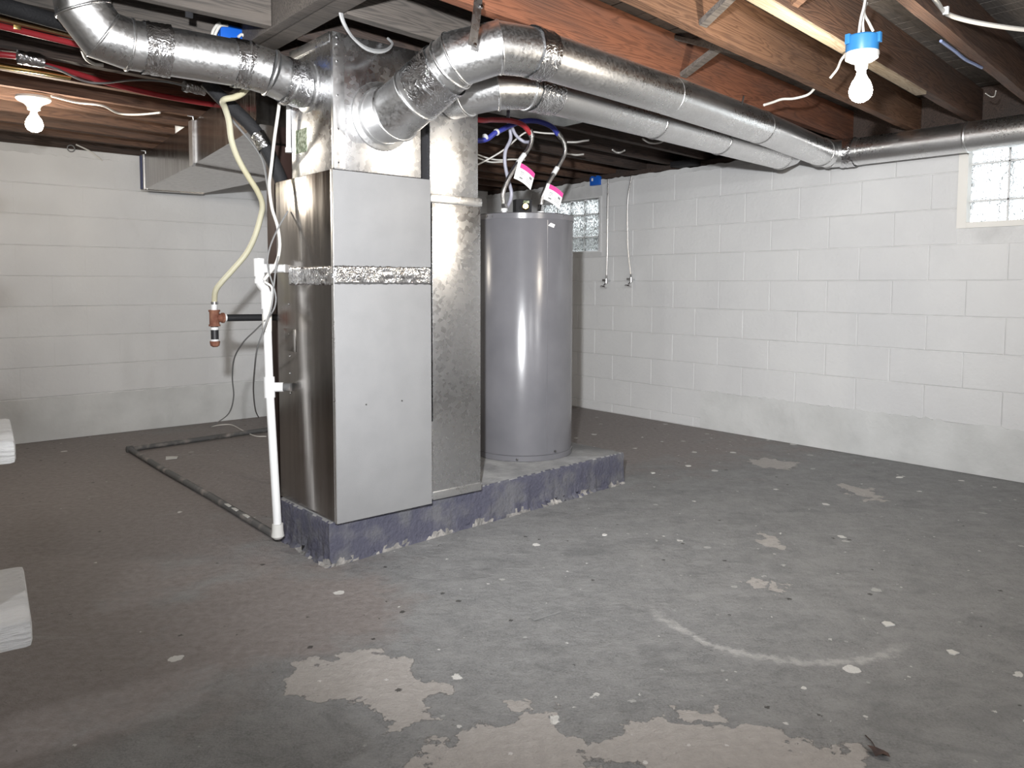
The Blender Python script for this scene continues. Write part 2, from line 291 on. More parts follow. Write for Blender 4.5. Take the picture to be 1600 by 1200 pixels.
class G:
    """collects shapes for ONE mesh"""
    def __init__(s): s.v = []; s.f = []
    def add(s, v, f): b = len(s.v); s.v += [Vector(q) for q in v]; s.f += [[i+b for i in q] for q in f]; return s
    def hexa(s, c): return s.add(c, [(0, 3, 2, 1), (4, 5, 6, 7), (0, 1, 5, 4), (1, 2, 6, 5), (2, 3, 7, 6), (3, 0, 4, 7)])
    def box(s, a, b, bev=0.):
        x0, y0, z0 = a; x1, y1, z1 = b
        if bev <= 0: return s.hexa([(x0, y0, z0), (x1, y0, z0), (x1, y1, z0), (x0, y1, z0), (x0, y0, z1), (x1, y0, z1), (x1, y1, z1), (x0, y1, z1)])
        bm = bmesh.new(); bmesh.ops.create_cube(bm, size=1)
        for v in bm.verts: v.co = Vector(((x0+x1)/2+v.co.x*(x1-x0), (y0+y1)/2+v.co.y*(y1-y0), (z0+z1)/2+v.co.z*(z1-z0)))
        bmesh.ops.bevel(bm, geom=bm.edges[:], offset=bev, segments=2, affect='EDGES', profile=.6)
        bm.verts.index_update(); s.add([v.co.copy() for v in bm.verts], [[v.index for v in f.verts] for f in bm.faces]); bm.free(); return s
    def sweep(s, pts, r, seg=20, caps=True, radii=None):
        pts = [Vector(p) for p in pts]; n = len(pts); d = [(pts[i+1]-pts[i]).normalized() for i in range(n-1)]
        up = Vector((0, 0, 1)) if abs(d[0].z) < .9 else Vector((1, 0, 0)); nn = (up - d[0]*up.dot(d[0])).normalized()
        rings = []
        for i in range(n):
            di = d[max(0, i-1)]
            if i > 1: nn = (nn - di*nn.dot(di)).normalized()
            bb = di.cross(nn); mm = (d[max(0, i-1)]+d[min(n-2, i)]).normalized(); rr = radii[i] if radii else r; ring = []
            for k in range(seg):
                a = 2*math.pi*k/seg; o = (nn*math.cos(a)+bb*math.sin(a))*rr; o = o - di*(o.dot(mm)/max(.2, di.dot(mm))); ring.append(pts[i]+o)
            rings.append(ring)
        v = [q for R_ in rings for q in R_]; f = []
        for i in range(n-1):
            for k in range(seg):
                k2 = (k+1) % seg; f.append((i*seg+k, i*seg+k2, (i+1)*seg+k2, (i+1)*seg+k))
        if caps: f.append(tuple(range(seg))[::-1]); f.append(tuple((n-1)*seg+k for k in range(seg)))
        return s.add(v, f)
    def lathe(s, prof, c, axis=(0, 0, 1), seg=32):
        """profile [(r, h)] revolved around axis through c"""
        ax = Vector(axis).normalized(); up = Vector((0, 0, 1)) if abs(ax.z) < .9 else Vector((1, 0, 0)); e1 = (up-ax*up.dot(ax)).normalized(); e2 = ax.cross(e1); c = Vector(c); v = []; f = []
        for r, h in prof:
            for k in range(seg):
                a = 2*math.pi*k/seg; v.append(c+ax*h+(e1*math.cos(a)+e2*math.sin(a))*r)
        for i in range(len(prof)-1):
            for k in range(seg):
                k2 = (k+1) % seg; f.append((i*seg+k, i*seg+k2, (i+1)*seg+k2, (i+1)*seg+k))
        f.append(tuple(range(seg))[::-1]); f.append(tuple((len(prof)-1)*seg+k for k in range(seg)))
        return s.add(v, f)
    def prism(s, poly, z0, z1):
        n = len(poly); v = [(p[0], p[1], z0) for p in poly]+[(p[0], p[1], z1) for p in poly]
        return s.add(v, [tuple(range(n))[::-1], tuple(range(n, 2*n))]+[(i, (i+1) % n, n+(i+1) % n, n+i) for i in range(n)])
    def build(s, name, mat, parent=None, **kw): return mk(name, s.v, s.f, mat, parent, **kw)
def curve(pts, k=8):
    """Catmull-Rom through the points"""
    p = [Vector(q) for q in pts]; p = [p[0]*2-p[1]]+p+[p[-1]*2-p[-2]]; out = []
    for i in range(1, len(p)-2):
        for j in range(k):
            t = j/k; a, b, c, d = p[i-1], p[i], p[i+1], p[i+2]
            out.append(.5*((2*b)+(c-a)*t+(2*a-5*b+4*c-d)*t*t+(3*b-a-3*c+d)*t**3))
    out.append(p[-2]); return out
def tube(name, pts, r, mat, parent=None, seg=10, k=8, label=None, cat=None, group=None):
    o = G().sweep(curve(pts, k) if k else pts, r, seg).build(name, mat, parent, sharp=50)
    return tag(o, label, cat, group)
def ring(name, c, d, r, wdt, hgt, mat, parent):
    d = Vector(d).normalized(); return G().lathe([(r-.002, -wdt/2), (r+hgt*.7, -wdt/2*.7), (r+hgt, 0), (r+hgt*.7, wdt/2*.7), (r-.002, wdt/2)], c, d, 32).build(name, mat, parent, sharp=60)
def band(name, a, b, r, mat, parent, amp=.0025, seg=36, n=10):
    """crumpled tape wound round a pipe between a and b"""
    a = Vector(a); b = Vector(b); d = (b-a).normalized(); L = (b-a).length; g = G(); ax = d; up = Vector((0, 0, 1)); e1 = (up-ax*up.dot(ax)).normalized(); e2 = ax.cross(e1); v = []; f = []
    for i in range(n+1):
        for k in range(seg):
            an = 2*math.pi*k/seg; rr = r+.0015+random.random()*amp; h = L*i/n + (random.uniform(-.003, .003) if i in (0, n) else 0)
            v.append(a+ax*h+(e1*math.cos(an)+e2*math.sin(an))*rr)
    for i in range(n):
        for k in range(seg):
            k2 = (k+1) % seg; f.append((i*seg+k, i*seg+k2, (i+1)*seg+k2, (i+1)*seg+k))
    return g.add(v, f).build(name, mat, parent, sharp=180)

# ------------------------------------------------------------------ the setting
XR, YL, XB, YB = 4.76, 5.965, -2.6, -2.3      # wall faces: right, left, and the two behind the camera
ZC, ZJ = 2.165, 1.972                          # subfloor underside, joist undersides
JT = math.tan(math.radians(5.8)); JA = math.radians(5.8)
tag(G().box((XB-.2, YB-.2, -.12), (XR+.2, YL+.2, 0)).build('floor', 'floor', origin=(0, 0, 0), smooth=False), 'rough grey concrete floor with peeled patches and paint spatters', kind='structure')

# wall_right, wall_left: block walls, every block a piece of its own on a mortar backing
W1 = (1.0, 1.71, 1.385, 1.86)      # window near the lamp: y0, y1, z0, z1
W2 = (4.44, 5.20, 1.335, 1.79)     # window behind the water heater
TOPR, TOPL = 1.925, 1.968
def wall_backing(name, x_plane, y_plane, lo, hi, top, holes, label):
    g = G(); e = .0022
    def slab(a, b, z0, z1):
        if b-a < 1e-4 or z1-z0 < 1e-4: return
        if x_plane is not None: g.box((x_plane+e, a, z0), (x_plane+.2, b, z1))
        else: g.box((a, y_plane+e, z0), (b, y_plane+.2, z1))
    cur = lo
    for (a, b, z0, z1) in sorted(holes):
        slab(cur, a, 0, top); slab(a, b, 0, z0); slab(a, b, z1, top); cur = b
    slab(cur, hi, 0, top)
    return tag(g.build(name, 'mortar', origin=(x_plane or 0, y_plane or 0, 0), smooth=False), label, kind='structure')
def block_mesh(wd, ht, axis):
    """a painted block face, local origin at its centre; axis 0: faces -X, axis 1: faces -Y"""
    c = .003; D = .02; q = []
    for (s, dep) in ((0, 0.), (c, -.0)): pass
    def P(u, v, d): return (d, u, v) if axis == 0 else (u, d, v)
    a, b = wd/2, ht/2; v = [P(-a, -b, .003), P(a, -b, .003), P(a, b, .003), P(-a, b, .003), P(-a+c, -b+c, 0), P(a-c, -b+c, 0), P(a-c, b-c, 0), P(-a+c, b-c, 0), P(-a, -b, D), P(a, -b, D), P(a, b, D), P(-a, b, D)]
    f = [(4, 5, 6, 7), (0, 1, 5, 4), (1, 2, 6, 5), (2, 3, 7, 6), (3, 0, 4, 7), (0, 8, 9, 1), (1, 9, 10, 2), (2, 10, 11, 3), (3, 11, 8, 0)]
    me = bpy.data.meshes.new('block'); me.from_pydata(v, [], f)
    bm = bmesh.new(); bm.from_mesh(me); bmesh.ops.recalc_face_normals(bm, faces=bm.faces); bm.to_mesh(me); bm.free()
    me.materials.append(MAT['paint']); return me
_bm = {}
def lay_blocks(wall, axis, plane, lo, hi, z0, top, shift, holes, gap=.004, vgap=None):
    BL, BH = .4064, .2032; r = 0; k0 = -int((z0+BH)//BH)
    z = z0 + k0*BH
    while z < top-.01:
        za, zb = max(z, .002), min(z+BH, top)
        u = lo - BL + ((shift + (BL/2 if (r % 2) else 0)) % BL)
        while u < hi:
            ua, ub = max(u, lo), min(u+BL, hi); spans = [(ua, ub)]
            for (a, b, h0, h1) in holes:
                if zb > h0+.03 and za < h1-.03:
                    ns = []
                    for (s0, s1) in spans:
                        if s1 <= a or s0 >= b: ns.append((s0, s1)); continue
                        if s0 < a: ns.append((s0, a))
                        if s1 > b: ns.append((b, s1))
                    spans = ns
            z_a, z_b = za, zb
            for (a, b, h0, h1) in holes:
                if ua < b and ub > a:
                    if za < h0 < zb <= h0+.031+BH*0: z_b = min(z_b, h0)
                    if za < h1 < zb and za >= h1-.03: z_a = max(z_a, h1)
            for (s0, s1) in spans:
                if s1-s0 < .03 or z_b-z_a < .02: continue
                wd, ht = round(s1-s0-(gap if vgap is None else vgap), 4), round(z_b-z_a-gap, 4); key = (axis, wd, ht)
                if key not in _bm: _bm[key] = block_mesh(wd, ht, axis)
                o = bpy.data.objects.new('block', _bm[key]); COL.objects.link(o); o.parent = wall
                j = random.uniform(-.0008, .0008); c = (s0+s1)/2; zc = (z_a+z_b)/2
                wl = Vector((plane-.002+j, c, zc)) if axis == 0 else Vector((c, plane-.002+j, zc))
                o.location = wl - wall.location
                o.rotation_euler = (0, random.uniform(-.003, .003), random.uniform(-.002, .002)) if axis == 0 else (random.uniform(-.002, .002), 0, random.uniform(-.001, .001))
            u += BL
        z += BH; r += 1
wr = wall_backing('wall_right', XR, None, YB, YL, TOPR, [W1, W2], 'white-painted block wall with glass block windows')
lay_blocks(wr, 0, XR, YB, YL, 1.0896, 1.9024, .095, [W1, W2])
wl_ = wall_backing('wall_left', None, YL, XB, XR+.2, TOPL, [], 'white-painted block wall behind the stairs and furnace')
lay_blocks(wl_, 1, YL, XB, XR, .9064, 1.9224, .17, [], gap=.003, vgap=-.004)
tag(G().box((XB-.2, YB-.2, 0), (XB, YL+.2, ZC)).build('wall_back', 'mortar', smooth=False), 'white-painted block wall beyond the stairs', kind='structure')
tag(G().box((XB, YB-.2, 0), (XR+.2, YB, ZC)).build('wall_front', 'mortar', smooth=False), 'white-painted wall facing the furnace across the open floor', kind='structure')
# ragged mortar cap along the top of both block walls
def ragged(wall, axis, plane, lo, hi, z0, zt, amp, name, mat='mortar', proud=.008, amp0=0.):
    g = G(); n = int((hi-lo)/.035); top = []; bot = []
    for i in range(n+1):
        u = lo+(hi-lo)*i/n; top.append((u, zt+random.uniform(-amp, amp))); bot.append((u, z0+random.uniform(-amp0, amp0)))
    def P(u, z, d): return (plane-d, u, z) if axis == 0 else (u, plane-d, z)
    v = []; f = []
    for i in range(n+1):
        pr = proud+random.uniform(-.2, .2)*proud
        v += [P(bot[i][0], bot[i][1], pr), P(top[i][0], top[i][1], pr), P(top[i][0], top[i][1], -.15 if amp0 else -.001), P(bot[i][0], bot[i][1], -.001)]
    for i in range(n):
        for k in range(4): f.append((i*4+k, i*4+(k+1) % 4, i*4+4+(k+1) % 4, i*4+4+k))
    f += [(0, 1, 2, 3), (n*4, n*4+1, n*4+2, n*4+3)]
    return g.add(v, f).build(name, mat, wall, sharp=30)
ragged(wr, 0, XR, YB, YL, 1.893, 1.926, .007, 'mortar_cap', amp0=.006)
ragged(wl_, 1, YL, XB, XR, 1.914, 1.962, .004, 'mortar_cap', amp0=.007)
ragged(wr, 0, XR, YB, 3.42, .002, .285, .012, 'parging', 'parge', .007)
ragged(wl_, 1, YL, XB, XR, .002, .292, .004, 'parging', 'parge', .005)

# windows of glass block
def window(name, W, cols, rows, label, frame_w):
    y0, y1, z0, z1 = W; r = thing(name, (XR, (y0+y1)/2, z0), label, None); del_cat = r
    r['kind'] = 'structure'
    g = G(); t = frame_w; xf, xb = XR-.012, XR+.06
    for a, b in (((xf, y0-.004, z0-.004), (xb, y0+t, z1+.004)), ((xf, y1-t, z0-.004), (xb, y1+.004, z1+.004)), ((xf, y0+t+.0005, z0-.004), (xb, y1-t-.0005, z0+t*.6)), ((xf, y0+t+.0005, z1-t*.6), (xb, y1-t-.0005, z1+.004))): g.box(a, b)
    g.build('window_frame', 'porcelain' if t > .02 else 'paint', r, smooth=False)
    g = G()
    for c in cols[1:-1]: g.box((XR+.03, c-.0045, z0), (XR+.09, c+.0045, z1))
    for q in rows[1:-1]: g.box((XR+.03, y0, q-.0045), (XR+.09, y1, q+.0045))
    g.build('mortar_grid', 'paint', r, smooth=False)
    for i in range(len(cols)-1):
        for j in range(len(rows)-1):
            G().box((XR+.022, cols[i]+.005, rows[j]+.005), (XR+.10, cols[i+1]-.005, rows[j+1]-.005), .012).build('glass_block', 'glass', r)
window('window_1', W1, [1.03, 1.28, 1.475, 1.665], [1.405, 1.53, 1.735, 1.84], 'bright glass block window with white frame under the duct on the right wall', .045)
window('window_2', W2, [4.455, 4.50, 4.665, 4.83, 4.995, 5.185], [1.345, 1.467, 1.657, 1.78], 'patterned glass block window partly hidden by the water heater', .012)

g = G(); yc, rr_ = (W2[0]+W2[1])/2, .58; NN = 28  # unseen well and ground added outside this window to dim its daylight
v = []; f = []
for i in range(NN+1):
    a = math.pi*i/NN; q = 1+(.02 if i % 2 else 0)
    for r_ in (rr_*q, rr_*q+.004):
        for z_ in (1.10, 1.72): v.append((XR+.201+r_*math.sin(a), yc+r_*math.cos(a), z_))
for i in range(NN):
    b, c = i*4, i*4+4; f += [(b, b+1, c+1, c), (b+2, c+2, c+3, b+3), (b, c, c+2, b+2), (b+1, b+3, c+3, c+1)]
mk('added_window_well', v, f, 'parge'); tag(bpy.data.objects['added_window_well'], 'added pale corrugated window well dimming the sky outside the patterned glass block window', 'window well')
tag(G().box((XR+.201, yc-.6, 1.04), (XR+.9, yc+.6, 1.10)).build('ground', 'chip', smooth=False), 'added pale ground at the bottom of the added window well', kind='structure')
# ceiling: narrow subfloor boards seen between the joists
cg = G().box((XB-.2, YB-.2, ZC+.012), (XR+.2, YL+.2, ZC+.05)).build('ceiling', 'wdark', origin=(0, 0, ZC), smooth=False)
tag(cg, 'dark underside of old narrow subfloor boards', kind='structure')
pb = bpy.data.meshes.new('board'); gg = G().box((-.0395, YB-.05, 0), (.0395, YL+.05, .018)); pb.from_pydata([tuple(v) for v in gg.v], [], gg.f); pb.materials.append(MAT['wgrey'])
bmesh_ = bmesh.new(); bmesh_.from_mesh(pb); bmesh.ops.recalc_face_normals(bmesh_, faces=bmesh_.faces); bmesh_.to_mesh(pb); bmesh_.free()
x = XB
while x < XR+.05:
    o = bpy.data.objects.new('board', pb); COL.objects.link(o); o.parent = cg; o.location = (x, 0, random.uniform(-.003, .001)); x += .083

# ------------------------------------------------------------------ joists
def joist(y0, xa, xb, mat, label, group=None, bottom=None, th=.042, name='floor_joist', z0=ZJ, rot=True, batten=None):
    L = (xb-xa); ang = JA if rot else 0
    ox, oy = xa, (y0+JT*xa if rot else y0)
    o = bpy.data.objects.new(name, None)
    g = G(); n = 10
    prof = [(-th/2, 0), (th/2, 0), (th/2, ZC-z0-.004), (-th/2, ZC-z0-.004)]
    v = []; f = []
    LL = L/math.cos(ang)
    for i in range(n+1):
        dy = random.uniform(-.0025, .0025)
        for (a, b) in prof: v.append((LL*i/n, a+dy, b+(random.uniform(-.0025, .0025) if b == 0 else 0)))
    for i in range(n):
        for k in range(4): f.append((i*4+k, i*4+(k+1) % 4, i*4+4+(k+1) % 4, i*4+4+k))
    f += [(0, 1, 2, 3), (n*4+3, n*4+2, n*4+1, n*4)]
    ob = mk(name, v, f, mat, origin=(0, 0, 0), sharp=40); bpy.data.objects.remove(o)
    ob.location = (ox, oy, z0); ob.rotation_euler = (0, 0, ang); tag(ob, label, 'joist', group)
    if batten:
        b = G().box((.25, -th/2-.001, -.016), (LL*.62, th/2+.004, -.001), .002).build('batten', batten, None); b.parent = ob; b.location = (LL*.44, .002, -.016)
        b2 = G().box((.25, -th/2-.001, -.016), (LL*.3, th/2, -.001), .002)
    return ob
XE = XR+.13
GD = 'dark floor joists beyond the furnace'
for y0 in (2.62, 2.95):
    joist(y0, 1.31, XE, 'wdark', 'dark brown joist above the water heater, ending on the right wall', 'joists above the water heater')
for y0 in (3.27, 3.60): joist(y0, XB+.02, XE, 'wdark', 'dark brown full-length joist passing over the square trunk duct', 'long joists over the trunk duct')
for y0 in (3.93,): joist(y0, XB+.02, XE, 'wbrown', 'dark joist that the red pipe runs under, beside the porcelain lamp')
joist(4.25, XB+.02, XE, 'wbrown', 'brown joist that carries the white porcelain lampholder')
for y0 in (4.55, 4.86, 5.17, 5.46): joist(y0, XB+.02, XE, 'wbrown', 'lamp-lit brown joist between the porcelain lamp and the left block wall', 'joists by the left wall')
joist(2.29, 1.31, XE, 'wgrey', 'grey-brown joist above the second round duct, next to the reddish joist')
joist(1.918, 1.31, XE, 'wred', 'reddish joist directly above the long round duct')
joist(1.505, 1.31, XE, 'wtan', 'tan joist with swirling grain, between the reddish joist and the battened joist')
joist(1.178, 1.31, XE, 'wbrown', 'brown joist with a pale batten, beside the blue lamp box', batten='wpale')
joist(.853, 1.31, XE, 'wbrown', 'brown joist with a rough lower edge and a strip of blue tape')
for y0 in (.53, .21): joist(y0, 1.31, XE, 'wgrey', 'weathered joist with white cable stapled beside it, near the bright window', 'joists over the bright window')
for y0 in (-.15, -.55, -.95, -1.35, -1.75): joist(y0, XB+.02, XE, 'wbrown', 'brown joist over the open floor away from the furnace', 'joists over the open floor')
for y0 in (2.715, 3.03): joist(y0, XB+.02, 1.172, 'wgrey', 'short grey joist ending at the header over the left round duct', 'short joists left of the header', rot=False)
# header along the stair opening
h = G().box((1.176, .1, ZJ-.002), (1.218, 3.16, ZC-.004), .003).box((1.222, .1, ZJ+.004), (1.306, 3.16, ZC-.004), .003).build('header_beam', 'wgrey'); tag(h, 'grey doubled header beam crossing the joists above the plenum', 'beam')
# sill plate on the right wall
tag(G().box((XR+.01, YB, 1.932), (XR+.138, YL, ZJ-.003), .003).build('sill_plate', 'wdark'), 'dark wooden sill plate on top of the right block wall', 'plate')
tag(G().box((XR+.14, YB-.2, 1.926), (XR+.2, YL+.2, ZC+.011)).build('rim_joist', 'wdark'), 'dark rim joist closing the joist ends above the right wall', 'joist')

tag(G().box((XB, YL+.06, TOPL+.001), (XR+.138, YL+.2, ZC+.011)).build('rim_joist', 'wdark'), 'dark rim board closing the gap above the left block wall', 'joist')

# cross bridging between the joists
def brace(a, b, mat, label, wd=.038, th=.02, group=None):
    a = Vector(a); b = Vector(b); d = (b-a).normalized(); s = Vector((1, 0, 0)); s = (s-d*s.dot(d)).normalized(); u = d.cross(s); c = []
    for p in (a, b):
        for (i, j) in ((-1, -1), (1, -1), (1, 1), (-1, 1)): c.append(p+s*i*wd/2+u*j*th/2)
    return tag(G().hexa(c).build('bridging_brace', mat, smooth=False), label, 'brace', group)
def jy(y0, x): return y0+JT*x
zt, zb = ZC-.02, ZJ+.02
for x, ya, yb, m, lab in ((2.86, 1.505, 1.918, 'wgrey', 'grey cross brace between the reddish and the tan joist'),
                     (2.36, 1.178, 1.505, 'wgrey', 'grey cross brace between the tan and the battened joist'),
                     (2.42, .853, 1.178, 'wtan', 'tan cross brace beside the blue lamp box')):
    brace((x, jy(yb, x)-.024, zb), (x, jy(ya, x)+.024, zt), m, lab+', foot towards the long duct', .04)
    brace((x-.05, jy(ya, x)+.024, zb), (x-.05, jy(yb, x)-.024, zt), m, lab+', foot away from the long duct', .04)
for x, ya, yb in ((3.35, 2.62, 2.95), (3.75, 2.62, 2.95)):
    brace((x, jy(ya, x)+.024, zb), (x+.02, jy(yb, x)-.024, zt), 'wdark', 'dark cross brace between the joists above the water heater', .04, group='braces above the water heater')

# ------------------------------------------------------------------ plinth, furnace, plenum
FX0, FX1, FY0, FY1, FZ0, FZ1 = 1.335, 1.757, 2.565, 3.06, .170, 1.475
def plinth():
    fa, fb, bb, b2_, b3_, ba = Vector((1.318, 2.598, 0)), Vector((3.098, 2.712, 0)), Vector((3.05, 3.50, 0)), Vector((2.30, 3.45, 0)), Vector((2.28, 3.08, 0)), Vector((1.318, 3.045, 0)); pts = []
    for a, b, n in ((fa, fb, 130), (fb, bb, 40), (bb, b2_, 20), (b2_, b3_, 10), (b3_, ba, 26), (ba, fa, 34)): pts += [a.lerp(b, i/n) for i in range(n)]
    cx = Vector((2.5, 2.95, 0)); v = []; f = []; N = len(pts); lev = [(-.002, .014), (.010, .009), (.026, .0), (.10, -.002), (.155, .0), (.166, -.004), (.170, -.012)]
    for zi, (z, off) in enumerate(lev):
        for i, p in enumerate(pts):
            d = (p-cx); d.z = 0; d.normalize(); j = random.uniform(-1, 1)*(.008 if zi < 3 else .0016)
            if zi == 1 and random.random() < .35: j -= .018
            q = p+d*(off+j); v.append((q.x, q.y, z+(random.uniform(-.004, .004) if 0 < zi < 3 else 0)))
    for k in range(len(lev)-1):
        for i in range(N): f.append((k*N+i, k*N+(i+1) % N, (k+1)*N+(i+1) % N, (k+1)*N+i))
    f.append(tuple((len(lev)-1)*N+i for i in range(N)))
    o = mk('equipment_plinth', v, f, 'plinth', sharp=40); tag(o, 'lavender-painted concrete plinth carrying the furnace and water heater', 'plinth')
    o.data.materials.append(MAT['plinth_top']); o.data.materials.append(MAT['plinth_edge']); o.data.polygons[len(o.data.polygons)-1].material_index = 1
    for k in range(2):
        for i in range(N):
            if math.sin(i*.37)+random.uniform(-.9, .9) > (-.1 if k == 0 else .75): o.data.polygons[k*N+i].material_index = 2
    for i in range(0, N):
        if random.random() < .5: o.data.polygons[5*N+i].material_index = 1
plinth()

fu = thing('furnace', ((FX0+FX1)/2, (FY0+FY1)/2, FZ0), 'tall sheet metal furnace cabinet with light grey front on the concrete plinth', 'furnace')
G().box((FX0, FY0+.004, FZ0+.002), (FX1, FY1, FZ1), .003).build('cabinet', 'galvd', fu)
G().box((FX0-.001, FY0-.004, 1.097), (FX1+.002, FY0+.004, FZ1-.002), .002).build('upper_front_panel', 'panel', fu)
G().box((FX0-.001, FY0-.004, FZ0+.001), (FX1+.002, FY0+.004, 1.093), .002).build('lower_front_panel', 'panel', fu)
def tape_strip(name, a, b, z0, z1, nrm, parent, n=44, amp=.0016):
    a = Vector(a); b = Vector(b); nrm = Vector(nrm); v = []; f = []; m = 8
    for i in range(n+1):
        p = a.lerp(b, i/n)
        for j in range(m+1):
            z = z0+(z1-z0)*j/m; jj = random.uniform(0, amp) if 0 < j < m else 0
            if j == m//2: jj += .002
            if random.random() < .08: jj += .003
            q = p+nrm*(.0012+jj); v.append((q.x, q.y, z+(random.uniform(-.002, .002) if j in (0, m) else 0)))
    for i in range(n):
        for j in range(m): f.append((i*(m+1)+j, (i+1)*(m+1)+j, (i+1)*(m+1)+j+1, i*(m+1)+j+1))
    o = mk(name, v, f, 'foil', parent, sharp=180)
    sm = o.modifiers.new('thickness', 'SOLIDIFY'); sm.thickness = .0006; return o
tp = tape_strip('foil_tape', (FX0-.001, FY0-.0045, 0), (FX1, FY0-.0045, 0), 1.06, 1.128, (0, -1, 0), fu); tag(tp, 'crumpled silver foil tape')
tp = tape_strip('foil_tape', (FX0-.0005, FY0-.002, 0), (FX0-.0005, FY1-.12, 0), 1.058, 1.126, (-1, 0, 0), fu)
# front-left hem and the small marks and screws on the cabinet
G().box((FX0-.0035, FY0-.0045, FZ0+.002), (FX0-.0005, FY0+.012, FZ1-.001), .001).build('edge_hem', 'galvb', fu)
for q in ((572, 632), (628, 626)): 
    p = at(*q, y=FY0-.004); G().lathe([(.003, 0), (.003, .002), (.001, .003)], p, (0, -1, 0), 10).build('screw', 'screw', fu)
for zz in (.98, .86, .77, .70, .62):
    G().lathe([(.005, 0), (.004, .003)], (FX0, FY1-.11, zz), (-1, 0, 0), 10).build('rivet', 'chrome', fu)
G().box((FX0-.002, FY1-.17, .79), (FX0, FY1-.06, .88), .001).build('knockout_plate', 'galvd', fu)

PX0, PX1, PY0, PY1, PZ0, PZ1 = 1.347, 1.722, 2.572, 2.925, FZ1+.001, 1.963
pl = thing('supply_plenum', ((PX0+PX1)/2, (PY0+PY1)/2, PZ0), 'shiny galvanised plenum box standing on the furnace', 'plenum')
G().box((PX0, PY0, PZ0), (PX1, PY1, PZ1), .003).build('plenum_box', 'galv', pl)
G().box((PX0-.002, PY0-.004, PZ0+.004), (PX0+.042, PY0-.0005, PZ1), .001).build('corner_flange', 'galvb', pl)
G().box((PX0-.004, PY0-.004, PZ0+.004), (PX0-.0005, PY0+.012, PZ1), .001).build('corner_hem', 'galvb', pl)
G().box((PX0-.004, PY0+.02, PZ1-.03), (PX0-.0005, PY1, PZ1+.004), .001).build('top_hem', 'galvb', pl)
for zz in (1.50, 1.62, 1.74, 1.86, 1.92, 1.945): G().lathe([(.004, 0), (.004, .002), (.002, .004)], (PX0+.014, PY0-.004, zz), (0, -1, 0), 8).build('screw', 'chrome', pl)
a, b = at(463, 241, x=PX0), at(479, 199, x=PX0)
tag(G().box((PX0-.0015, b.y, a.z), (PX0, a.y, b.z)).build('label_plate', 'green', pl, smooth=False), 'speckled green sticker')

# flat riser duct beside the furnace
RX0, RX1, RY0, RY1 = 1.788, 2.040, 2.600, 2.93
rd = thing('flat_riser_duct', ((RX0+RX1)/2, (RY0+RY1)/2, .17), 'narrow galvanised rectangular riser duct between furnace and water heater', 'duct')
G().box((RX0+.004, RY0, .180), (RX1, RY1, 1.402), .002).build('lower_section', 'galv', rd)
G().box((RX0-.004, RY0+.002, 1.404), (RX1-.012, RY1, 1.835), .002).build('upper_section', 'galv', rd)
G().box((RX0-.006, RY0-.006, 1.388), (RX1+.006, RY1+.004, 1.425), .006).build('drive_cleat', 'galvb', rd)
G().box((RX0, RY0-.005, .171), (RX1+.003, RY1, .205), .004).build('bottom_flange', 'galvb', rd)
G().box((FX1+.001, RY0+.02, .50), (RX0+.003, RY0+.03, 1.83)).build('gap_shade_strip', 'dark', rd, smooth=False)  # black strip standing in for the shade inside the gap
G().box((FX1+.003, RY0-.002, .176), (RX0+.003, RY0+.01, .50), .001).build('filler_plate', 'galv', rd)

# ------------------------------------------------------------------ round ducts
DR = .081
def elbow_rings(pts, parent, r=DR):
    for i in range(1, len(pts)-1):
        d = ((Vector(pts[i])-Vector(pts[i-1])).normalized()+(Vector(pts[i+1])-Vector(pts[i])).normalized()).normalized()
        ring('seam_ring', pts[i], d, r+.0025, .010, .004, 'galvb', parent)
# 1: from the plenum front, over and along the joists to the right wall
V = Vector
c0 = V((1.545, PY0, 1.690)); P1 = [c0, V((1.548, 2.475, 1.688)), V((1.572, 2.375, 1.738)), V((1.625, 2.20, 1.838)), V((1.72, 2.092, 1.870)), V((1.86, 2.062, 1.873))]; PR = [.102, .102, .100, .092, .085, .082]
d1 = thing('round_duct', (2.9, 2.2, 1.79), 'long galvanised round duct elbowing out of the plenum front and running under the reddish joist', 'duct')
G().lathe([(.128, 0), (.126, .006), (.107, .012), (.105, .03)], c0, (0, -1, 0), 36).build('takeoff_collar', 'galvb', d1)
G().sweep(P1[:3], DR, 36, radii=PR[:3]).build('lower_elbow', 'galvb', d1, sharp=20)
G().sweep([P1[2].lerp(P1[1], .02), P1[2], P1[3], P1[3].lerp(P1[4], .02)], DR, 36, radii=[.101, .101, .093, .093]).build('middle_section', 'galvb', d1, sharp=20)
G().sweep(P1[3:], DR+.002, 36, radii=[.094, .087, .0835]).build('upper_elbow', 'galvb', d1, sharp=20)
for _i in range(1, 5): ring('seam_ring', P1[_i], (P1[_i+1]-P1[_i-1]), PR[_i]+.003, .010, .004, 'galvb', d1)
tag(band('foil_tape', P1[2].lerp(P1[3], .10), P1[2].lerp(P1[3], .70), .1005, 'foil', d1, .0015), 'crumpled silver foil tape')
ring('seam_ring', P1[2].lerp(P1[3], .84), P1[3]-P1[2], .096, .012, .004, 'galvb', d1)
Q = [P1[-1], V((2.70, 2.128, 1.868)), V((3.55, 2.222, 1.862)), V((4.45, 2.372, 1.856))]
for i in range(3):
    a, b = Q[i], Q[i+1]; dd = (b-a).normalized()
    G().sweep([a-dd*.012, b], DR+(.001 if i % 2 else 0), 40).build('duct_section', 'galvb', d1, sharp=30)
ring('seam_ring', Q[2], Q[2]-Q[1], DR+.001, .02, .003, 'galvb', d1)
tag(band('foil_tape', Q[0]-V((.03, 0, 0)), Q[0]+V((.055, .004, 0)), DR+.003, 'foil', d1, .005), 'torn foil tape')
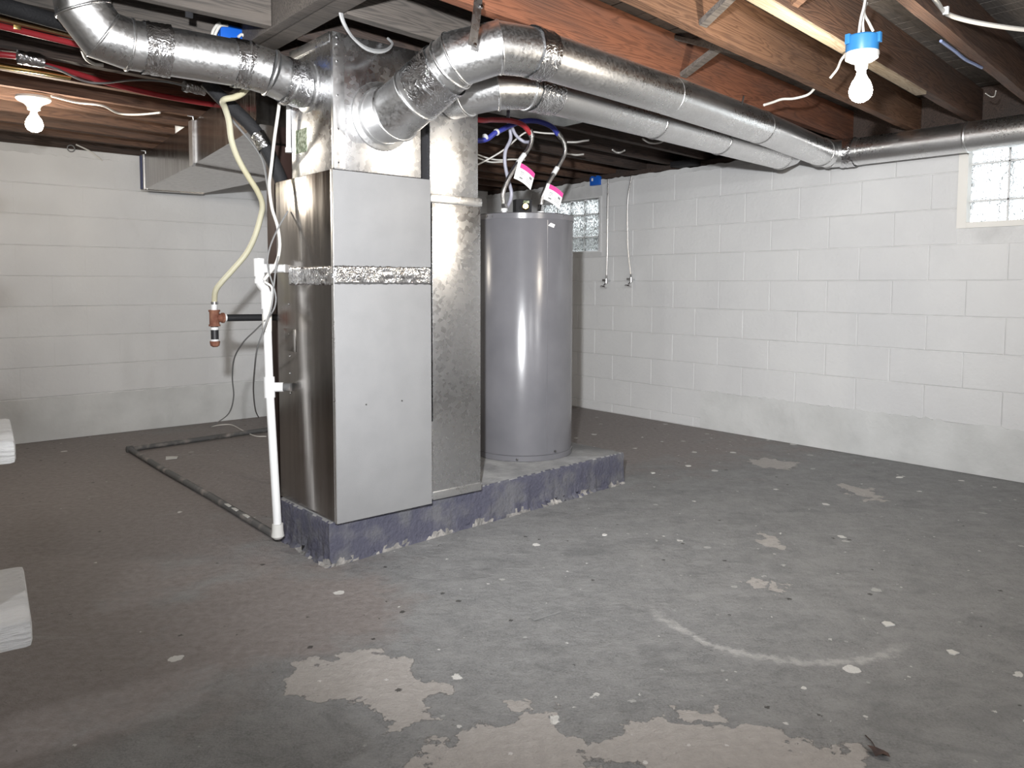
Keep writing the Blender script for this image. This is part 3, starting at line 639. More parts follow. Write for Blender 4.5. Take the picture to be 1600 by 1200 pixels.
# 2: the run along the right wall
E0 = Q[3]; EW = [E0, V((4.545, 2.372, 1.856)), V((4.602, 2.30, 1.857)), V((4.602, 2.20, 1.857))]
d2 = thing('round_duct', (4.602, .8, 1.775), 'galvanised round duct running along the right wall over the bright window', 'duct')
G().sweep(EW, DR, 36).build('corner_elbow', 'galvb', d2, sharp=20)
elbow_rings(EW, d2, DR-.001)
ring('seam_ring', EW[0], (1, .16, 0), DR+.001, .02, .005, 'galvb', d2)
tag(band('foil_tape', EW[2]+V((0, .02, 0)), EW[3]+V((0, .03, 0)), DR+.001, 'foil', d2, .005), 'crumpled silver foil tape')
ya = 2.2
for yb in (1.62, .7, -.6):
    G().sweep([(4.602, ya+.01, 1.857), (4.602, yb, 1.857)], DR-.001, 40).build('duct_section', 'galvb', d2); ring('seam_ring', (4.602, yb, 1.857), (0, 1, 0), DR, .016, .003, 'galvb', d2); ya = yb
# 3: second duct behind the first, from the flat riser
S = [V((1.90, RY0-.001, 1.815)), V((1.90, 2.50, 1.815)), V((1.965, 2.40, 1.83)), V((2.09, 2.373, 1.845)), V((2.20, 2.382, 1.85))]
d3 = thing('round_duct', (3.2, 2.45, 1.77), 'second galvanised round duct from the flat riser, tucked behind the long duct', 'duct')
G().sweep(S, DR, 36).build('elbow', 'galvb', d3, sharp=20); elbow_rings(S, d3)
tag(band('foil_tape', S[3].lerp(S[4], .2), S[4]+V((.05, .004, 0)), DR+.001, 'foil', d3, .004), 'crumpled silver foil tape')
T = [S[-1], V((3.0, 2.452, 1.85)), V((3.62, 2.512, 1.85)), V((4.36, 2.583, 1.85)), V((4.47, 2.594, 1.88)), V((4.52, 2.60, 1.965))]
for a, b in ((0, 1), (1, 2), (2, 3)):
    G().sweep([T[a]-(T[b]-T[a]).normalized()*.01, T[b]], DR-.001, 36).build('duct_section', 'galvb', d3)
    ring('seam_ring', T[b], T[b]-T[a], DR, .02, .003, 'galvb', d3)
G().sweep(T[3:], DR, 36).build('end_elbow', 'galvb', d3, sharp=20)
# 4: left duct from the plenum side
LC = at(480, 136, x=PX0); A = [V((PX0, LC.y, LC.z)), V((1.275, LC.y+.0, LC.z+.005)), V((1.20, 2.775, 1.832)), V((1.12, 2.80, 1.852)), V((.735, 2.825, 1.852)), V((.655, 2.825, 1.868)), V((.60, 2.82, 1.935)), V((.585, 2.82, 2.04)), V((.58, 2.82, 2.15))]
d4 = thing('round_duct', (.95, 2.81, 1.76), 'short galvanised round duct from the plenum side towards the stairs, elbowed up at its end', 'duct')
G().lathe([(DR+.016, 0), (DR+.014, .006), (DR+.003, .012)], A[0], (-1, 0, 0), 36).build('takeoff_collar', 'galvb', d4)
G().sweep(A[:3], DR-.001, 36).build('elbow', 'galvb', d4, sharp=20); G().sweep(A[2:5], DR, 36).build('duct_section', 'galvb', d4, sharp=20)
G().sweep(A[4:], DR+.001, 36).build('upturned_elbow', 'galvb', d4, sharp=20); elbow_rings(A[:8], d4)
tag(band('foil_tape', A[0].lerp(A[1], .25), A[1].lerp(A[2], .35), DR+.001, 'foil', d4), 'crumpled silver foil tape')
tag(band('foil_tape', A[3].lerp(A[4], -.04), A[3].lerp(A[4], .13), DR+.001, 'foil', d4, .004), 'crumpled silver foil tape')
tag(band('foil_tape', A[3].lerp(A[4], .68), A[3].lerp(A[4], .90), DR+.001, 'foil', d4, .005), 'crumpled silver foil tape')
tag(G().lathe([(DR+.012, 0), (DR+.016, .03), (DR+.012, .07)], A[7]-V((0, 0, .05)), (0, 0, 1), 30).build('tape_wrap', 'bluetape', d4), 'dark blue tape wrap')

# hanger straps and rods
def strap(pts, wd, label, nrm=(0, 1, 0), mat='galv', bolts=True):
    pts = [V(p) for p in pts]; g = G(); v = []; f = []; nn = V(nrm)
    for i, p in enumerate(pts):
        d = (pts[min(i+1, len(pts)-1)]-pts[max(i-1, 0)]).normalized(); s = d.cross(nn).normalized()
        for k in (-1, 1):
            for e in (0, 1): v.append(p+s*k*wd/2+nn*e*.002)
    for i in range(len(pts)-1):
        b = i*4; c = b+4; f += [(b, b+2, c+2, c), (b+1, c+1, c+3, b+3), (b, c, c+1, b+1), (b+2, b+3, c+3, c+2)]
    f += [(0, 1, 3, 2), ((len(pts)-1)*4, (len(pts)-1)*4+2, (len(pts)-1)*4+3, (len(pts)-1)*4+1)]
    return tag(g.add(v, f).build('hanger_strap', mat, smooth=False), label, 'strap')
s_ = strap([at(748, -6, y=1.968), at(743, 40, y=1.968), at(738, 72, y=1.972)], .032, 'galvanised hanger strap bolted at the elbow of the long round duct', (0, 1, 0))
for q in ((752, 10), (742, 70)):
    p = at(*q, y=1.966); b = G().lathe([(.007, 0), (.006, .003), (.002, .004)], p, (0, -1, 0), 12).build('bolt', 'chrome'); b.parent = s_; b.location = V(b.location)-s_.location
a = at(1162, 150, y=2.10); tube('hanger_rod', [a, at(1160, 168, y=2.13), at(1172, 178, y=2.14)], .004, 'screw', k=4, label='thin dark wire hanger looped over the long duct', cat='hanger')

# rectangular trunk duct running to the left wall
TZ0, TZ1 = 1.712, 1.945
tb = [at(225, 296, z=TZ0), at(318, 302, z=TZ0)]
lx = [(1.29, 3.13), (1.335, 3.345), (1.455, 4.40), (tb[0].x, tb[0].y)]; rx = [(tb[1].x, tb[1].y), (2.02, 4.66), (1.83, 3.6), (1.72, 3.13)]
tr = thing('trunk_duct', (1.7, 4.4, TZ0), 'dull rectangular trunk duct hung under the joists, reaching to the left wall', 'duct')
G().prism([lx[2], lx[3], rx[0], rx[1]], TZ0, TZ1).build('far_section', 'galvd', tr, smooth=False)
G().prism([lx[0], lx[1], (lx[2][0]+.002, lx[2][1]-.002), (rx[1][0]-.002, rx[1][1]-.002), rx[2], rx[3]], TZ0+.004, TZ1-.002).build('near_section', 'galvd', tr, smooth=False)
G().prism([(lx[2][0]-.014, lx[2][1]-.03), (lx[2][0]-.012, lx[2][1]+.035), (lx[2][0]+.0, lx[2][1]+.035), (lx[2][0], lx[2][1]-.03)], TZ0-.006, TZ1+.004).build('joint_flange', 'galvb', tr, smooth=False)
G().prism([(lx[2][0]-.01, lx[2][1]-.01), (lx[2][0]-.01, lx[2][1]+.012), (rx[1][0]+.01, rx[1][1]+.012), (rx[1][0]+.01, rx[1][1]-.01)], TZ0-.006, TZ0-.0005).build('joint_cleat', 'galvd', tr, smooth=False)
tag(G().prism([(tb[0].x-.006, tb[0].y+.002), (tb[0].x-.006, tb[0].y+.045), (tb[1].x+.004, tb[1].y+.045), (tb[1].x+.004, tb[1].y+.002)], TZ0-.004, TZ1+.004).build('end_cap', 'galvd', tr, smooth=False), None)
tag(G().box((tb[0].x-.012, tb[0].y+.004, TZ0+.004), (tb[0].x-.0065, tb[0].y+.044, TZ1)).build('end_strip', 'bluetape', tr, smooth=False), 'dark blue edge strip')
for yy in (lx[3][1]-.01,): G().box((lx[3][0]-.006, yy-.02, TZ0-.002), (lx[3][0]-.001, yy, TZ1+.004)).build('end_hem', 'galvb', tr, smooth=False)
for q0, q1, Y in (((301, 148), (306, 252), 4.38), ((227, 217), (230, 296), 5.72)):
    p0, p1 = at(*q0, y=Y), at(*q1, y=Y); p0.z = min(p0.z, ZJ-.003)
    tube('hanger_rod', [p0+V((-.03, 0, .0)), p0, (p0+p1)/2, p1], .004, 'galvb', k=0, seg=8, label='thin metal rod holding up the trunk duct '+('by its middle joint' if Y < 5 else 'at its far end'), cat='hanger')
# return riser box behind the plenum
rb = G().box((PX0+.10, PY1+.03, FZ1+.002), (PX1, 3.126, TZ1+.0), .003).build('return_box', 'galvd'); tag(rb, 'dull metal return box behind the shiny plenum on the furnace', 'duct')
# sheet of metal panned under the joists behind the round ducts
tag(G().box((2.02, 2.74, ZJ-.012), (3.13, 3.22, ZJ-.006), .001).build('sheet_metal_pan', 'galvd'), 'flat metal sheet under the joists above the red and blue pipes', 'panel')

# ------------------------------------------------------------------ water heater
TC = V((2.702, 3.081, .170)); TR = .262; TH = 1.247
wh = thing('water_heater', TC, 'tall grey cylindrical electric water heater on the concrete plinth', 'water heater')
G().lathe([(TR-.006, .03), (TR, .032), (TR, TH-.022), (TR-.001, TH-.02)], TC, seg=72).build('tank_jacket', 'tank', wh)
G().lathe([(TR+.003, TH-.030), (TR+.004, TH-.004), (TR-.004, TH), (TR-.03, TH-.004), (.01, TH-.006)], TC, seg=72).build('top_lid', 'tank', wh)
G().lathe([(TR-.004, .002), (TR+.003, .003), (TR+.003, .028), (TR-.002, .031)], TC, seg=72).build('base_ring', 'tank', wh)
def on_tank(px, py):      # angle of the visible tank surface at a pixel column
    d = _F+_R*((px-800)/F_PX)+_U*((PY-py)/F_PX); o = CAM-TC; a_ = d.x*d.x+d.y*d.y; b_ = 2*(o.x*d.x+o.y*d.y); c_ = o.x*o.x+o.y*o.y-TR*TR
    t_ = (-b_-math.sqrt(max(0, b_*b_-4*a_*c_)))/(2*a_); return CAM+d*t_
p0 = on_tank(855, 500); nrm = V((p0.x-TC.x, p0.y-TC.y, 0)).normalized()
G().sweep([V((p0.x, p0.y, .21))-nrm*.002, V((p0.x, p0.y, 1.38))-nrm*.002], .0035, 8).build('jacket_seam', 'tank', wh)
p0 = on_tank(862, 352); nrm = V((p0.x-TC.x, p0.y-TC.y, 0)).normalized(); tdir = V((-nrm.y, nrm.x, 0))
G().hexa([p0+tdir*a_+V((0, 0, b_))+nrm*c_ for c_ in (-.002, .0015) for a_, b_ in ((-.022, -.002), (.012, -.012), (.02, .004), (-.006, .012))]).build('torn_sticker', 'paper', wh, smooth=False)
for q in ((808, 718), (867, 705)):
    p = on_tank(*q); nr = V((p.x-TC.x, p.y-TC.y, 0)).normalized(); G().lathe([(.006, -.002), (.006, .006), (.003, .008)], p, nr, 10).build('screw', 'screw', wh)
for px in (752+10, 771, 815, 880):
    p = on_tank(px, 338); nr = V((p.x-TC.x, p.y-TC.y, 0)).normalized(); G().lathe([(.004, -.002), (.004, .006), (.002, .007)], p, nr, 8).build('screw', 'chrome', wh)
ztop = TC.z+TH
# junction cover and relief valve on the lid
cfr = at(816, 322, y=2.93); e = V((.761, -.649, 0)); fw = V((.649, .761, 0))
def obox(c, wx, wy, z0, z1, e=V((.93, -.37, 0)), fw=V((.37, .93, 0))): return [c+e*a_*wx/2+fw*b_*wy/2+V((0, 0, zz-c.z)) for zz in (z0, z1) for a_, b_ in ((-1, -1), (1, -1), (1, 1), (-1, 1))]
G().hexa(obox(cfr, .082, .05, ztop-.006, ztop+.065)).build('junction_cover', 'dark', wh, smooth=False)
vp = at(821, 323, y=2.90)
G().lathe([(.016, 0), (.018, .008), (.013, .012), (.013, .03)], vp+V((0, 0, .0)), (-.649, -.761, 0), 18).build('relief_valve', 'brass', wh)
G().hexa(obox(vp+V((.004, .0, .03)), .03, .012, vp.z+.018, vp.z+.03)).build('valve_lever', 'green', wh, smooth=False)
HB = 3.05
hoses = []
for lab, base, pts, tagq, sgn in (('left', (788, 329), [(788, 322), (786, 303), (792, 284), (803, 264), (816, 246), (828, 228), (831, 214), (828, 205)], (810, 257), 0), ('right', (845, 332), [(845, 324), (848, 306), (854, 291), (865, 272), (876, 253), (883, 237), (881, 222), (872, 209)], (855, 290), 1)):
    bp = at(*base, y=HB); 
    G().lathe([(.013, -.03), (.013, .015), (.018, .016), (.018, .03), (.012, .031), (.012, .04)], V((bp.x, bp.y, ztop+.0)), seg=20).build('threaded_nipple', 'white', wh)
    pp = [at(*q, y=HB) for q in pts]
    hz = thing('braided_hose', pp[0], ('braided steel hose joining the water heater to the red pipe, paper tag higher' if lab == 'left' else 'braided steel hose joining the water heater to the blue pipe, paper tag lower'), 'hose', 'water heater hoses')
    cu = curve(pp, 8); G().sweep(cu, .0115, 14).build('braided_sleeve', 'steel', hz, sharp=60)
    d0 = (cu[1]-cu[0]).normalized(); G().sweep([cu[0]-d0*.025, cu[0]+d0*.012], .016, 6).build('hose_nut', 'chrome', hz)
    d1_ = (cu[-1]-cu[-2]).normalized(); G().sweep([cu[-1]-d1_*.03, cu[-1]+d1_*.006], .015, 16).build('crimp_sleeve', 'steel', hz)
    tc_ = at(*tagq, y=HB-.02); ux = V((.80, -.55, -.33)).normalized() if lab == 'left' else V((.82, -.55, -.28)).normalized(); uz = V((-.25, .12, -1)).normalized()
    def card(name, u0, u1, v0, v1, mat, par, off=0., bend=.0):
        nn = ux.cross(uz).normalized(); nn = nn if nn.dot(_F) < 0 else -nn; g = G(); v = []; f = []
        for i in range(7):
            u = u0+(u1-u0)*i/6
            for vv in (v0, v1):
                for th in (0, -.0008): v.append(tc_+ux*u+uz*(vv+bend*u*u*6)+nn*(off+th))
        for i in range(6):
            b = i*4; c = b+4; f += [(b, b+2, c+2, c), (b+1, c+1, c+3, b+3), (b, c, c+1, b+1), (b+2, b+3, c+3, c+2)]
        f += [(0, 1, 3, 2), (24, 26, 27, 25)]
        return g.add(v, f).build(name, mat, par, sharp=60)
    tg = card('paper_tag', -.005, .095, -.012, .075, 'paper', hz, .0, .5); tag(tg, 'white paper tag with magenta stripe')
    card('magenta_stripe', .012, .0945, -.0115, .012, 'magenta', tg, .0012, .5)
    for (u0, u1, v0, v1) in ((.02, .04, .026, .029), (.02, .045, .034, .036), (.02, .036, .042, .044), (.055, .088, .040, .042), (.055, .085, .048, .050), (.055, .088, .056, .058), (.022, .040, .055, .062), (.072, .086, .022, .034)): card('print_line', u0, u1, v0, v1, 'ink', tg, .0012, .5)
    G().sweep([cu[24 if sgn else 28]-V((0, 0, .0)), cu[28 if sgn else 34]], .0135, 14).build('paper_sleeve', 'paper', hz)

# ------------------------------------------------------------------ pipes by the water heater
tube('red_pipe', [at(829, 209, y=HB), at(818, 196, y=HB), at(800, 189, y=HB), at(770, 187, y=HB-.02), at(745, 187, y=HB-.05), (2.05, 3.02, 1.86), (1.90, 3.02, 1.88)], .0135, 'red', seg=12, label='red plastic water pipe bending into the braided hose', cat='pipe')
tube('blue_pipe', [at(872, 210, y=HB), at(862, 198, y=HB+.005), at(842, 190, y=HB+.025), at(820, 189, y=HB+.05), at(800, 195, y=HB+.065), at(775, 207, y=HB+.085), at(745, 220, y=HB+.12), (2.10, 3.23, 1.80)], .0135, 'bluep', seg=12, label='blue plastic water pipe bending into the braided hose', cat='pipe')
tube('grey_pipe', [at(796, 160, y=3.16), at(794, 185, y=3.16), at(798, 215, y=3.16), at(790, 235, y=3.16), at(789, 255, y=3.16), at(794, 280, y=3.16), at(799, 300, y=3.16), at(797, 314, y=3.16), at(791, 326, y=3.14)], .0095, 'grayp', seg=10, label='thin pale grey pipe dropping behind the left braided hose', cat='pipe')
tube('grey_pipe', [at(799, 196, y=3.13), at(806, 211, y=3.13), at(818, 221, y=3.11), at(826, 222, y=3.08)], .0085, 'grayp', seg=10, label='short pale grey pipe curling towards the red pipe end', cat='pipe')
for q, y_ in (((776, 206.5), HB+.084), ((758, 214.5), HB+.106)):
    p = at(*q, y=y_); tag(G().lathe([(.014, -.006), (.018, -.004), (.018, .004), (.014, .006)], p, (1, .1, .5), 14).build('pipe_clip', 'white'), 'white plastic clip on the blue pipe', 'clip', 'clips on the blue pipe')
for pts, lab in (([(745, 258), (768, 246), (790, 232), (812, 213), (826, 206), (850, 208), (870, 209)], 'thin grey wire looping across behind the braided hoses'), ([(745, 241), (762, 247), (780, 250), (800, 249), (820, 250)], 'thin white wire hanging under the dark joists by the riser'), ([(745, 246), (765, 253), (785, 253)], 'short white wire drooping beside the flat riser')):
    tube('wire', [at(*q, y=3.30-(.235 if len(pts) == 7 else 0)*i_/6) for i_, q in enumerate(pts)], .0045, 'cable', seg=6, label=lab, cat='wire')
for pts, lab, zz in (([(886, 222), (900, 222), (912, 220), (920, 219)], 'white cable stub under a dark joist by the blue pipe', 1.94), ([(1004, 217), (1015, 223), (1030, 223), (1042, 217)], 'drooping white cable end under the dark joists', 1.945), ([(957, 234), (963, 238), (970, 238), (976, 235)], 'small white cable loop on a dark joist', ZJ-.007), ([(886, 240), (900, 242), (912, 241)], 'white cable end beyond the right braided hose', 1.93)):
    tube('cable', [at(*q, z=zz) for q in pts], .006, 'cable', seg=6, label=lab, cat='cable')
p = at(970, 202, z=ZJ-.02); tag(G().box((p.x-.06, p.y-.03, ZJ-.022), (p.x+.06, p.y+.03, ZJ-.008), .002).build('junction_plate', 'paper'), 'white plate on a dark joist beside the second duct', 'plate')
p = at(1072, 257, x=XR-.05); tag(G().box((XR-.12, p.y-.09, 1.931), (XR+.005, p.y+.09, 1.968), .002).build('vent_block', 'dark'), 'black block wedged under the joists on the right wall', 'block')
# blue electrical box on top of the right wall
p = at(930, 286, x=XR-.02); bb = thing('electrical_box', (XR, p.y, 1.9), 'blue plastic electrical box on top of the right wall above the patterned window', 'electrical box')
G().box((XR-.03, p.y-.055, 1.885), (XR+.0, p.y+.055, 1.955), .006).build('box_body', 'bluebox', bb)
G().box((XR-.032, p.y+.015, 1.922), (XR-.029, p.y+.032, 1.945)).build('box_label', 'paper', bb, smooth=False)
for s2 in (-.03, .03): G().box((XR-.032, p.y+s2-.012, 1.952), (XR-.004, p.y+s2+.012, 1.962), .002).build('nail_ear', 'bluebox', bb)

# water stubs with valves on the right wall
for i, (pts, lab) in enumerate((([(950, 280), (949.5, 330), (949, 390), (947.5, 432)], 'straight grey water line with a stop valve hanging by the patterned window'), ([(987, 275), (981, 310), (980.5, 360), (982, 395), (986, 430)], 'bowed grey water line with a stop valve on the right wall'))):
    X = XR-.045; pp = [at(*q, x=X) for q in pts]; t = thing('water_line', pp[-1], lab, 'pipe', 'water lines on the right wall')
    G().sweep(curve(pp), .0065, 10).build('riser_tube', 'grayp' if 0 else 'galvb', t); e0 = pp[-1]
    G().sweep([e0+V((0, 0, .01)), e0-V((0, 0, .022))], .011, 6).build('compression_nut', 'chrome', t)
    G().sweep([e0-V((0, 0, .018)), e0-V((0, 0, .055))], .013, 14).build('valve_body', 'chrome', t)
    G().sweep([e0-V((0, -.005, .032)), e0+V((-.0, .04, -.03))], .009, 10).build('valve_outlet', 'chrome', t)
    G().sweep([e0-V((0, 0, .05)), e0+V((-.02, .01, -.075))], .006, 10).build('valve_stem', 'chrome', t)
    c = e0+V((-.024, .012, -.085)); gg = G().lathe([(.004, -.005), (.022, -.005), (.024, 0), (.022, .005), (.004, .005)], c, (-.3, .15, -.9), 20)
    gg.v = [V((c.x+(v.x-c.x)*1., c.y+(v.y-c.y)*1.25, c.z+(v.z-c.z)*.9)) for v in gg.v]; gg.build('oval_handle', 'chrome', t)
    G().sweep([e0-V((0, 0, .035)), e0+V((.045, 0, -.035))], .008, 10).build('wall_stub', 'chrome', t)

# ------------------------------------------------------------------ lamps
def bulb_mesh(c, t, r=.03):
    prof = [(.012, .0), (.0135, -.012), (.016, -.024), (r*.80, -.046), (r*.97, -.062), (r, -.074), (r*.93, -.088), (r*.70, -.100), (r*.35, -.107), (.002, -.1085)]
    o = G().lathe(prof, c, seg=28).build('bulb', 'bulb', t, sharp=80); o.visible_shadow = True
    return o
def bulb_light(c, power, nm): return lamp(nm, 'POINT', c, power, (1, .90, .76) if power == BULB_W else (.98, .985, 1), .035)
# blue box lamp dangling from its wires
B0 = at(1347, 72, z=1.84); lb = thing('hanging_lamp', (B0.x, B0.y, 1.62), 'bare bulb lamp with blue ceiling box hanging from white wires', 'lamp')
G().lathe([(.048, -.026), (.050, -.02), (.050, .022), (.047, .026), (.020, .026)], (B0.x, B0.y, 1.845), seg=28).build('ceiling_box', 'bluebox2', lb)
for an in (.6, 2.6, 4.9):
    c = V((B0.x+.05*math.cos(an), B0.y+.05*math.sin(an), 1.855)); G().box(c-V((.008, .008, .012)), c+V((.008, .008, .02)), .002).build('mounting_ear', 'bluebox2', lb)
G().lathe([(.052, .004), (.053, -.004), (.050, -.016), (.034, -.026), (.021, -.031), (.019, -.048), (.015, -.052)], (B0.x, B0.y, 1.815), seg=32).build('lampholder', 'porcelain', lb)
bc = V((B0.x, B0.y, 1.768)); bulb_mesh(bc, lb, .036)
for k, pts in enumerate(([(1342, 52), (1345, 30), (1350, 10), (1353, -6)], [(1349, 50), (1348, 35), (1350, 15), (1354, -6)], [(1364, 48), (1358, 36), (1350, 20), (1354, 4)])):
    G().sweep(curve([at(*q, y=B0.y+.01*k) for q in pts]), .0045, 8).build('supply_wire', 'cable', lb)
bulb_light(bc-V((0, 0, .17)), BULB_W, 'bulb_light')
def keyless(x, y, z, label, power, nm, s=1., group=None):
    t = thing('porcelain_lamp', (x, y, z-.16), label, 'lamp', group)
    G().lathe([(.075*s, 0), (.076*s, -.010*s), (.070*s, -.018*s), (.042*s, -.032*s), (.030*s, -.046*s), (.027*s, -.060*s), (.020*s, -.064*s)], (x, y, z), seg=36).build('lampholder', 'porcelain', t)
    bulb_mesh(V((x, y, z-.058*s)), t, .038*s)
    bulb_light((x, y, z-.22), power, nm)
c = at(52, 152, z=ZJ-.012)
keyless(c.x, c.y, ZJ-.012, 'white porcelain lampholder with lit bulb under a brown joist by the left wall', BULB_W, 'bulb_light', 1.)
BG = 'added fill lamps over the open floor'
for x, y in ((-1.3, .9), (.7, -1.45), (2.0, -1.85)): keyless(x, y, ZJ-.004, 'added bare bulb fill lamp on a joist over the open floor', FILL_W, 'bulb_light', 1., BG)  # unseen lamps, added to even out the room's brightness

# ------------------------------------------------------------------ pipes, hoses and wires left of the furnace
GY = 3.45; t0 = at(335, 497, y=GY)
gp = thing('gas_pipe', (t0.x, GY, t0.z-.13), 'black iron gas pipe with rusty tee reaching out of the furnace', 'pipe')
pe = at(432, 496, y=GY)
G().sweep([V((t0.x+.02, GY, t0.z)), V((pe.x+.05, GY, pe.z))], .0155, 16).build('pipe', 'black', gp)
g = G().sweep([t0+V((0, 0, .036)), t0+V((0, 0, .028)), t0+V((0, 0, .0278)), t0-V((0, 0, .0278)), t0-V((0, 0, .028)), t0-V((0, 0, .036))], .02, 18, radii=[.0245, .0245, .021, .021, .0245, .0245]); g.sweep([t0, t0+V((.032, 0, 0)), t0+V((.0321, 0, 0)), t0+V((.042, 0, 0))], .02, 18, radii=[.019, .019, .023, .023]); g.build('tee', 'rust', gp)
G().sweep([t0-V((0, 0, .03)), t0-V((0, 0, .10))], .0165, 16).build('drip_nipple', 'black', gp)
for dz in (.040, .094): tag(G().sweep([t0-V((0, 0, dz)), t0-V((0, 0, dz+.012))], .0172, 16).build('thread_sealant', 'white', gp), 'white thread sealant')
G().lathe([(.021, 0), (.022, .004), (.019, .02), (.010, .026)], t0-V((0, 0, .102)), (0, 0, -1), 16).build('cap', 'rust', gp)
G().sweep([t0+V((0, 0, .03)), t0+V((0, 0, .062))], .013, 14).build('hose_barb', 'white', gp)
tag(G().sweep([t0+V((.043, 0, 0)), t0+V((.052, 0, 0))], .0165, 14).build('thread_sealant', 'white', gp), 'white thread sealant')
hp = [V((t0.x, GY, t0.z+.055))]+[at(*q, y=GY-.028*i) for i, q in enumerate([(335, 470), (337, 454), (347, 440), (365, 420), (385, 396), (398, 370), (407, 340), (410, 320), (403, 300), (388, 276), (372, 248), (362, 220), (358, 190), (352, 170), (348, 160), (352, 155), (366, 152), (378, 146), (386, 138)])]
hs = thing('rubber_hose', hp[0], 'cream rubber hose rising in a curve from the rusty gas tee', 'hose')
G().sweep(curve(hp, 6), .012, 12).build('hose_tube', 'hose', hs, sharp=60); tag(G().lathe([(.0125, -.006), (.015, -.006), (.015, .006), (.0125, .006)], hp[1]+V((0, 0, -.01)), seg=16).build('hose_clamp', 'chrome', hs), 'steel hose clamp')

# white plastic condensate drain
DX = 1.262
def dp(px, py, x=DX): return at(px, py, x=x)
dr = thing('condensate_drain', dp(434, 838), 'white plastic drain pipe with tees standing against the furnace side', 'pipe')
b0, b1, b2 = dp(434, 826), dp(421, 605), dp(416.5, 478)
G().sweep([b0, b1], .0165, 18).build('lower_pipe', 'white', dr); G().sweep([b1, b2], .0165, 18).build('upper_pipe', 'white', dr)
u = (b2-b1).normalized(); g = G().sweep([b1-u*.042, b1+u*.042], .0215, 20); tee = b1; g.sweep([tee, tee+V((.045, -.03, 0))], .019, 16); g.build('tee', 'white', dr)
G().sweep([tee+V((.044, -.029, 0)), V((FX0-.004, tee.y-.055, tee.z))], .0165, 14).build('side_stub', 'darkpipe', dr)
G().sweep([b2-u*.012, b2+u*.058], .0212, 20).build('coupling', 'white', dr)
k1 = dp(405.3, 432); k3 = dp(404.6, 404)
G().sweep([dp(405.3, 430), dp(405.8, 441), dp(409, 447), dp(414.5, 453), dp(416, 460), b2], .0178, 20).build('offset_elbow', 'white', dr, sharp=60)
G().sweep([dp(405.4, 436), dp(405.7, 443)], .0205, 20).build('elbow_socket', 'white', dr)
g = G().sweep([k1, k3], .0215, 20); mid = k1.lerp(k3, .45); g.sweep([mid, mid+V((.055, -.05, .0))], .0185, 16); g.build('top_tee', 'white', dr)
G().sweep([mid+V((.05, -.045, 0)), V((FX0-.001, mid.y-.085, mid.z))], .0165, 16).build('side_pipe', 'white', dr)
G().lathe([(.022, .03), (.023, .0), (.026, -.02), (.016, -.03)], b0-V((0, 0, .01)), seg=18).build('base_elbow', 'chip', dr)
# plaster splashes on the drain pipe (sealant wrap)
g = G().sweep([b2.lerp(b1, .10), b2.lerp(b1, .32)], .0185, 16); g.v = [v+V((random.uniform(-.004, .004), random.uniform(-.004, .004), random.uniform(-.006, .006))) for v in g.v]; tag(g.build('sealant_wrap', 'porcelain', dr), 'crinkled white wrap')

# dark pipe lying on the floor round the corner
f0 = at(432, 838, z=.018); f1 = at(203, 702, z=.018); f2 = at(440, 668, z=.018)
fp = thing('floor_pipe', (f1.x, f1.y, 0), 'dark paint-flecked pipe lying on the floor from the drain towards the left wall', 'pipe')
G().sweep([f0, f0.lerp(f1, .35)+V((.006, 0, 0)), f0.lerp(f1, .7)-V((.004, 0, 0)), f1], .016, 12).build('long_leg', 'darkpipe', fp); G().sweep([f1, f2], .016, 12).build('short_leg', 'darkpipe', fp)
G().lathe([(.019, -.02), (.022, -.018), (.022, .018), (.019, .02)], f1, (1, .1, 0), 14).build('corner_elbow', 'darkpipe', fp)
for s3 in (.14, .20, .24): 
    c = f0.lerp(f1, s3)+V((-.004, 0, .0152)); G().hexa([c+V((a_, b_, z_)) for z_ in (-.002, .0012) for a_, b_ in ((-.008, -.03), (.008, -.025), (.009, .02), (-.006, .03))]).build('paint_fleck', 'chip', fp, smooth=False)

# white thermostat cable, black line set, thin wires
tube('cable', [at(438, 150, y=2.93), at(434, 180, y=2.95), at(429, 215, y=2.98), at(424, 260, y=3.0), at(421, 290, y=3.0), at(425, 325, y=2.98), at(434, 355, y=2.94), at(437, 385, y=2.93), at(432, 410, y=2.94), at(420, 428, y=2.97), at(412, 438, y=2.975)], .0065, 'cable', label='white cable hanging beside the plenum down to the drain tee', cat='cable')
tube('cable', [at(413, 440, y=2.945), at(424, 448, y=2.935), at(425, 460, y=2.935), at(424, 475, y=2.94), at(420, 490, y=2.945), at(416, 502, y=2.945)], .0045, 'cable', label='white cable end looped over the drain elbow', cat='cable')
for pts, lab in (([(450, 330), (437, 352), (424, 380), (418, 405), (420, 425), (428, 450), (431, 470), (424, 490), (400, 515), (380, 535), (366, 560), (363, 590), (365, 620), (358, 645), (340, 660), (328, 667)], 'thin grey wire hanging from the furnace and curling onto the floor'), ([(436, 395), (431, 420), (428, 445), (424, 480), (412, 515), (402, 545), (398, 575), (396, 610), (399, 640), (404, 652)], 'thin grey wire dropping close beside the drain pipe')):
    n_ = len(pts); pp = [at(*q, y=2.93+(.55 if i > n_*.45 else .0)*min(1, (i-n_*.45)/3)+ (0 if i < n_*.6 else .9*(i-n_*.6)/(n_*.4))) for i, q in enumerate(pts)]
    tube('wire', pp, .0034, 'gwire', seg=6, label=lab, cat='wire')
tube('wire', [at(328, 667, z=.006), at(345, 664, z=.006), at(362, 664, z=.006), at(378, 672, z=.006), at(398, 681, z=.006), at(416, 682, z=.006)], .004, 'cable', seg=6, label='pale wire lying on the floor by the floor pipe', cat='wire')
ls = [at(322, 128, y=3.20), at(345, 152, y=3.18), at(370, 175, y=3.17), at(395, 200, y=3.16), at(412, 226, y=3.14), at(425, 250, y=3.12), at(440, 285, y=3.10), at(446, 310, y=3.10)]
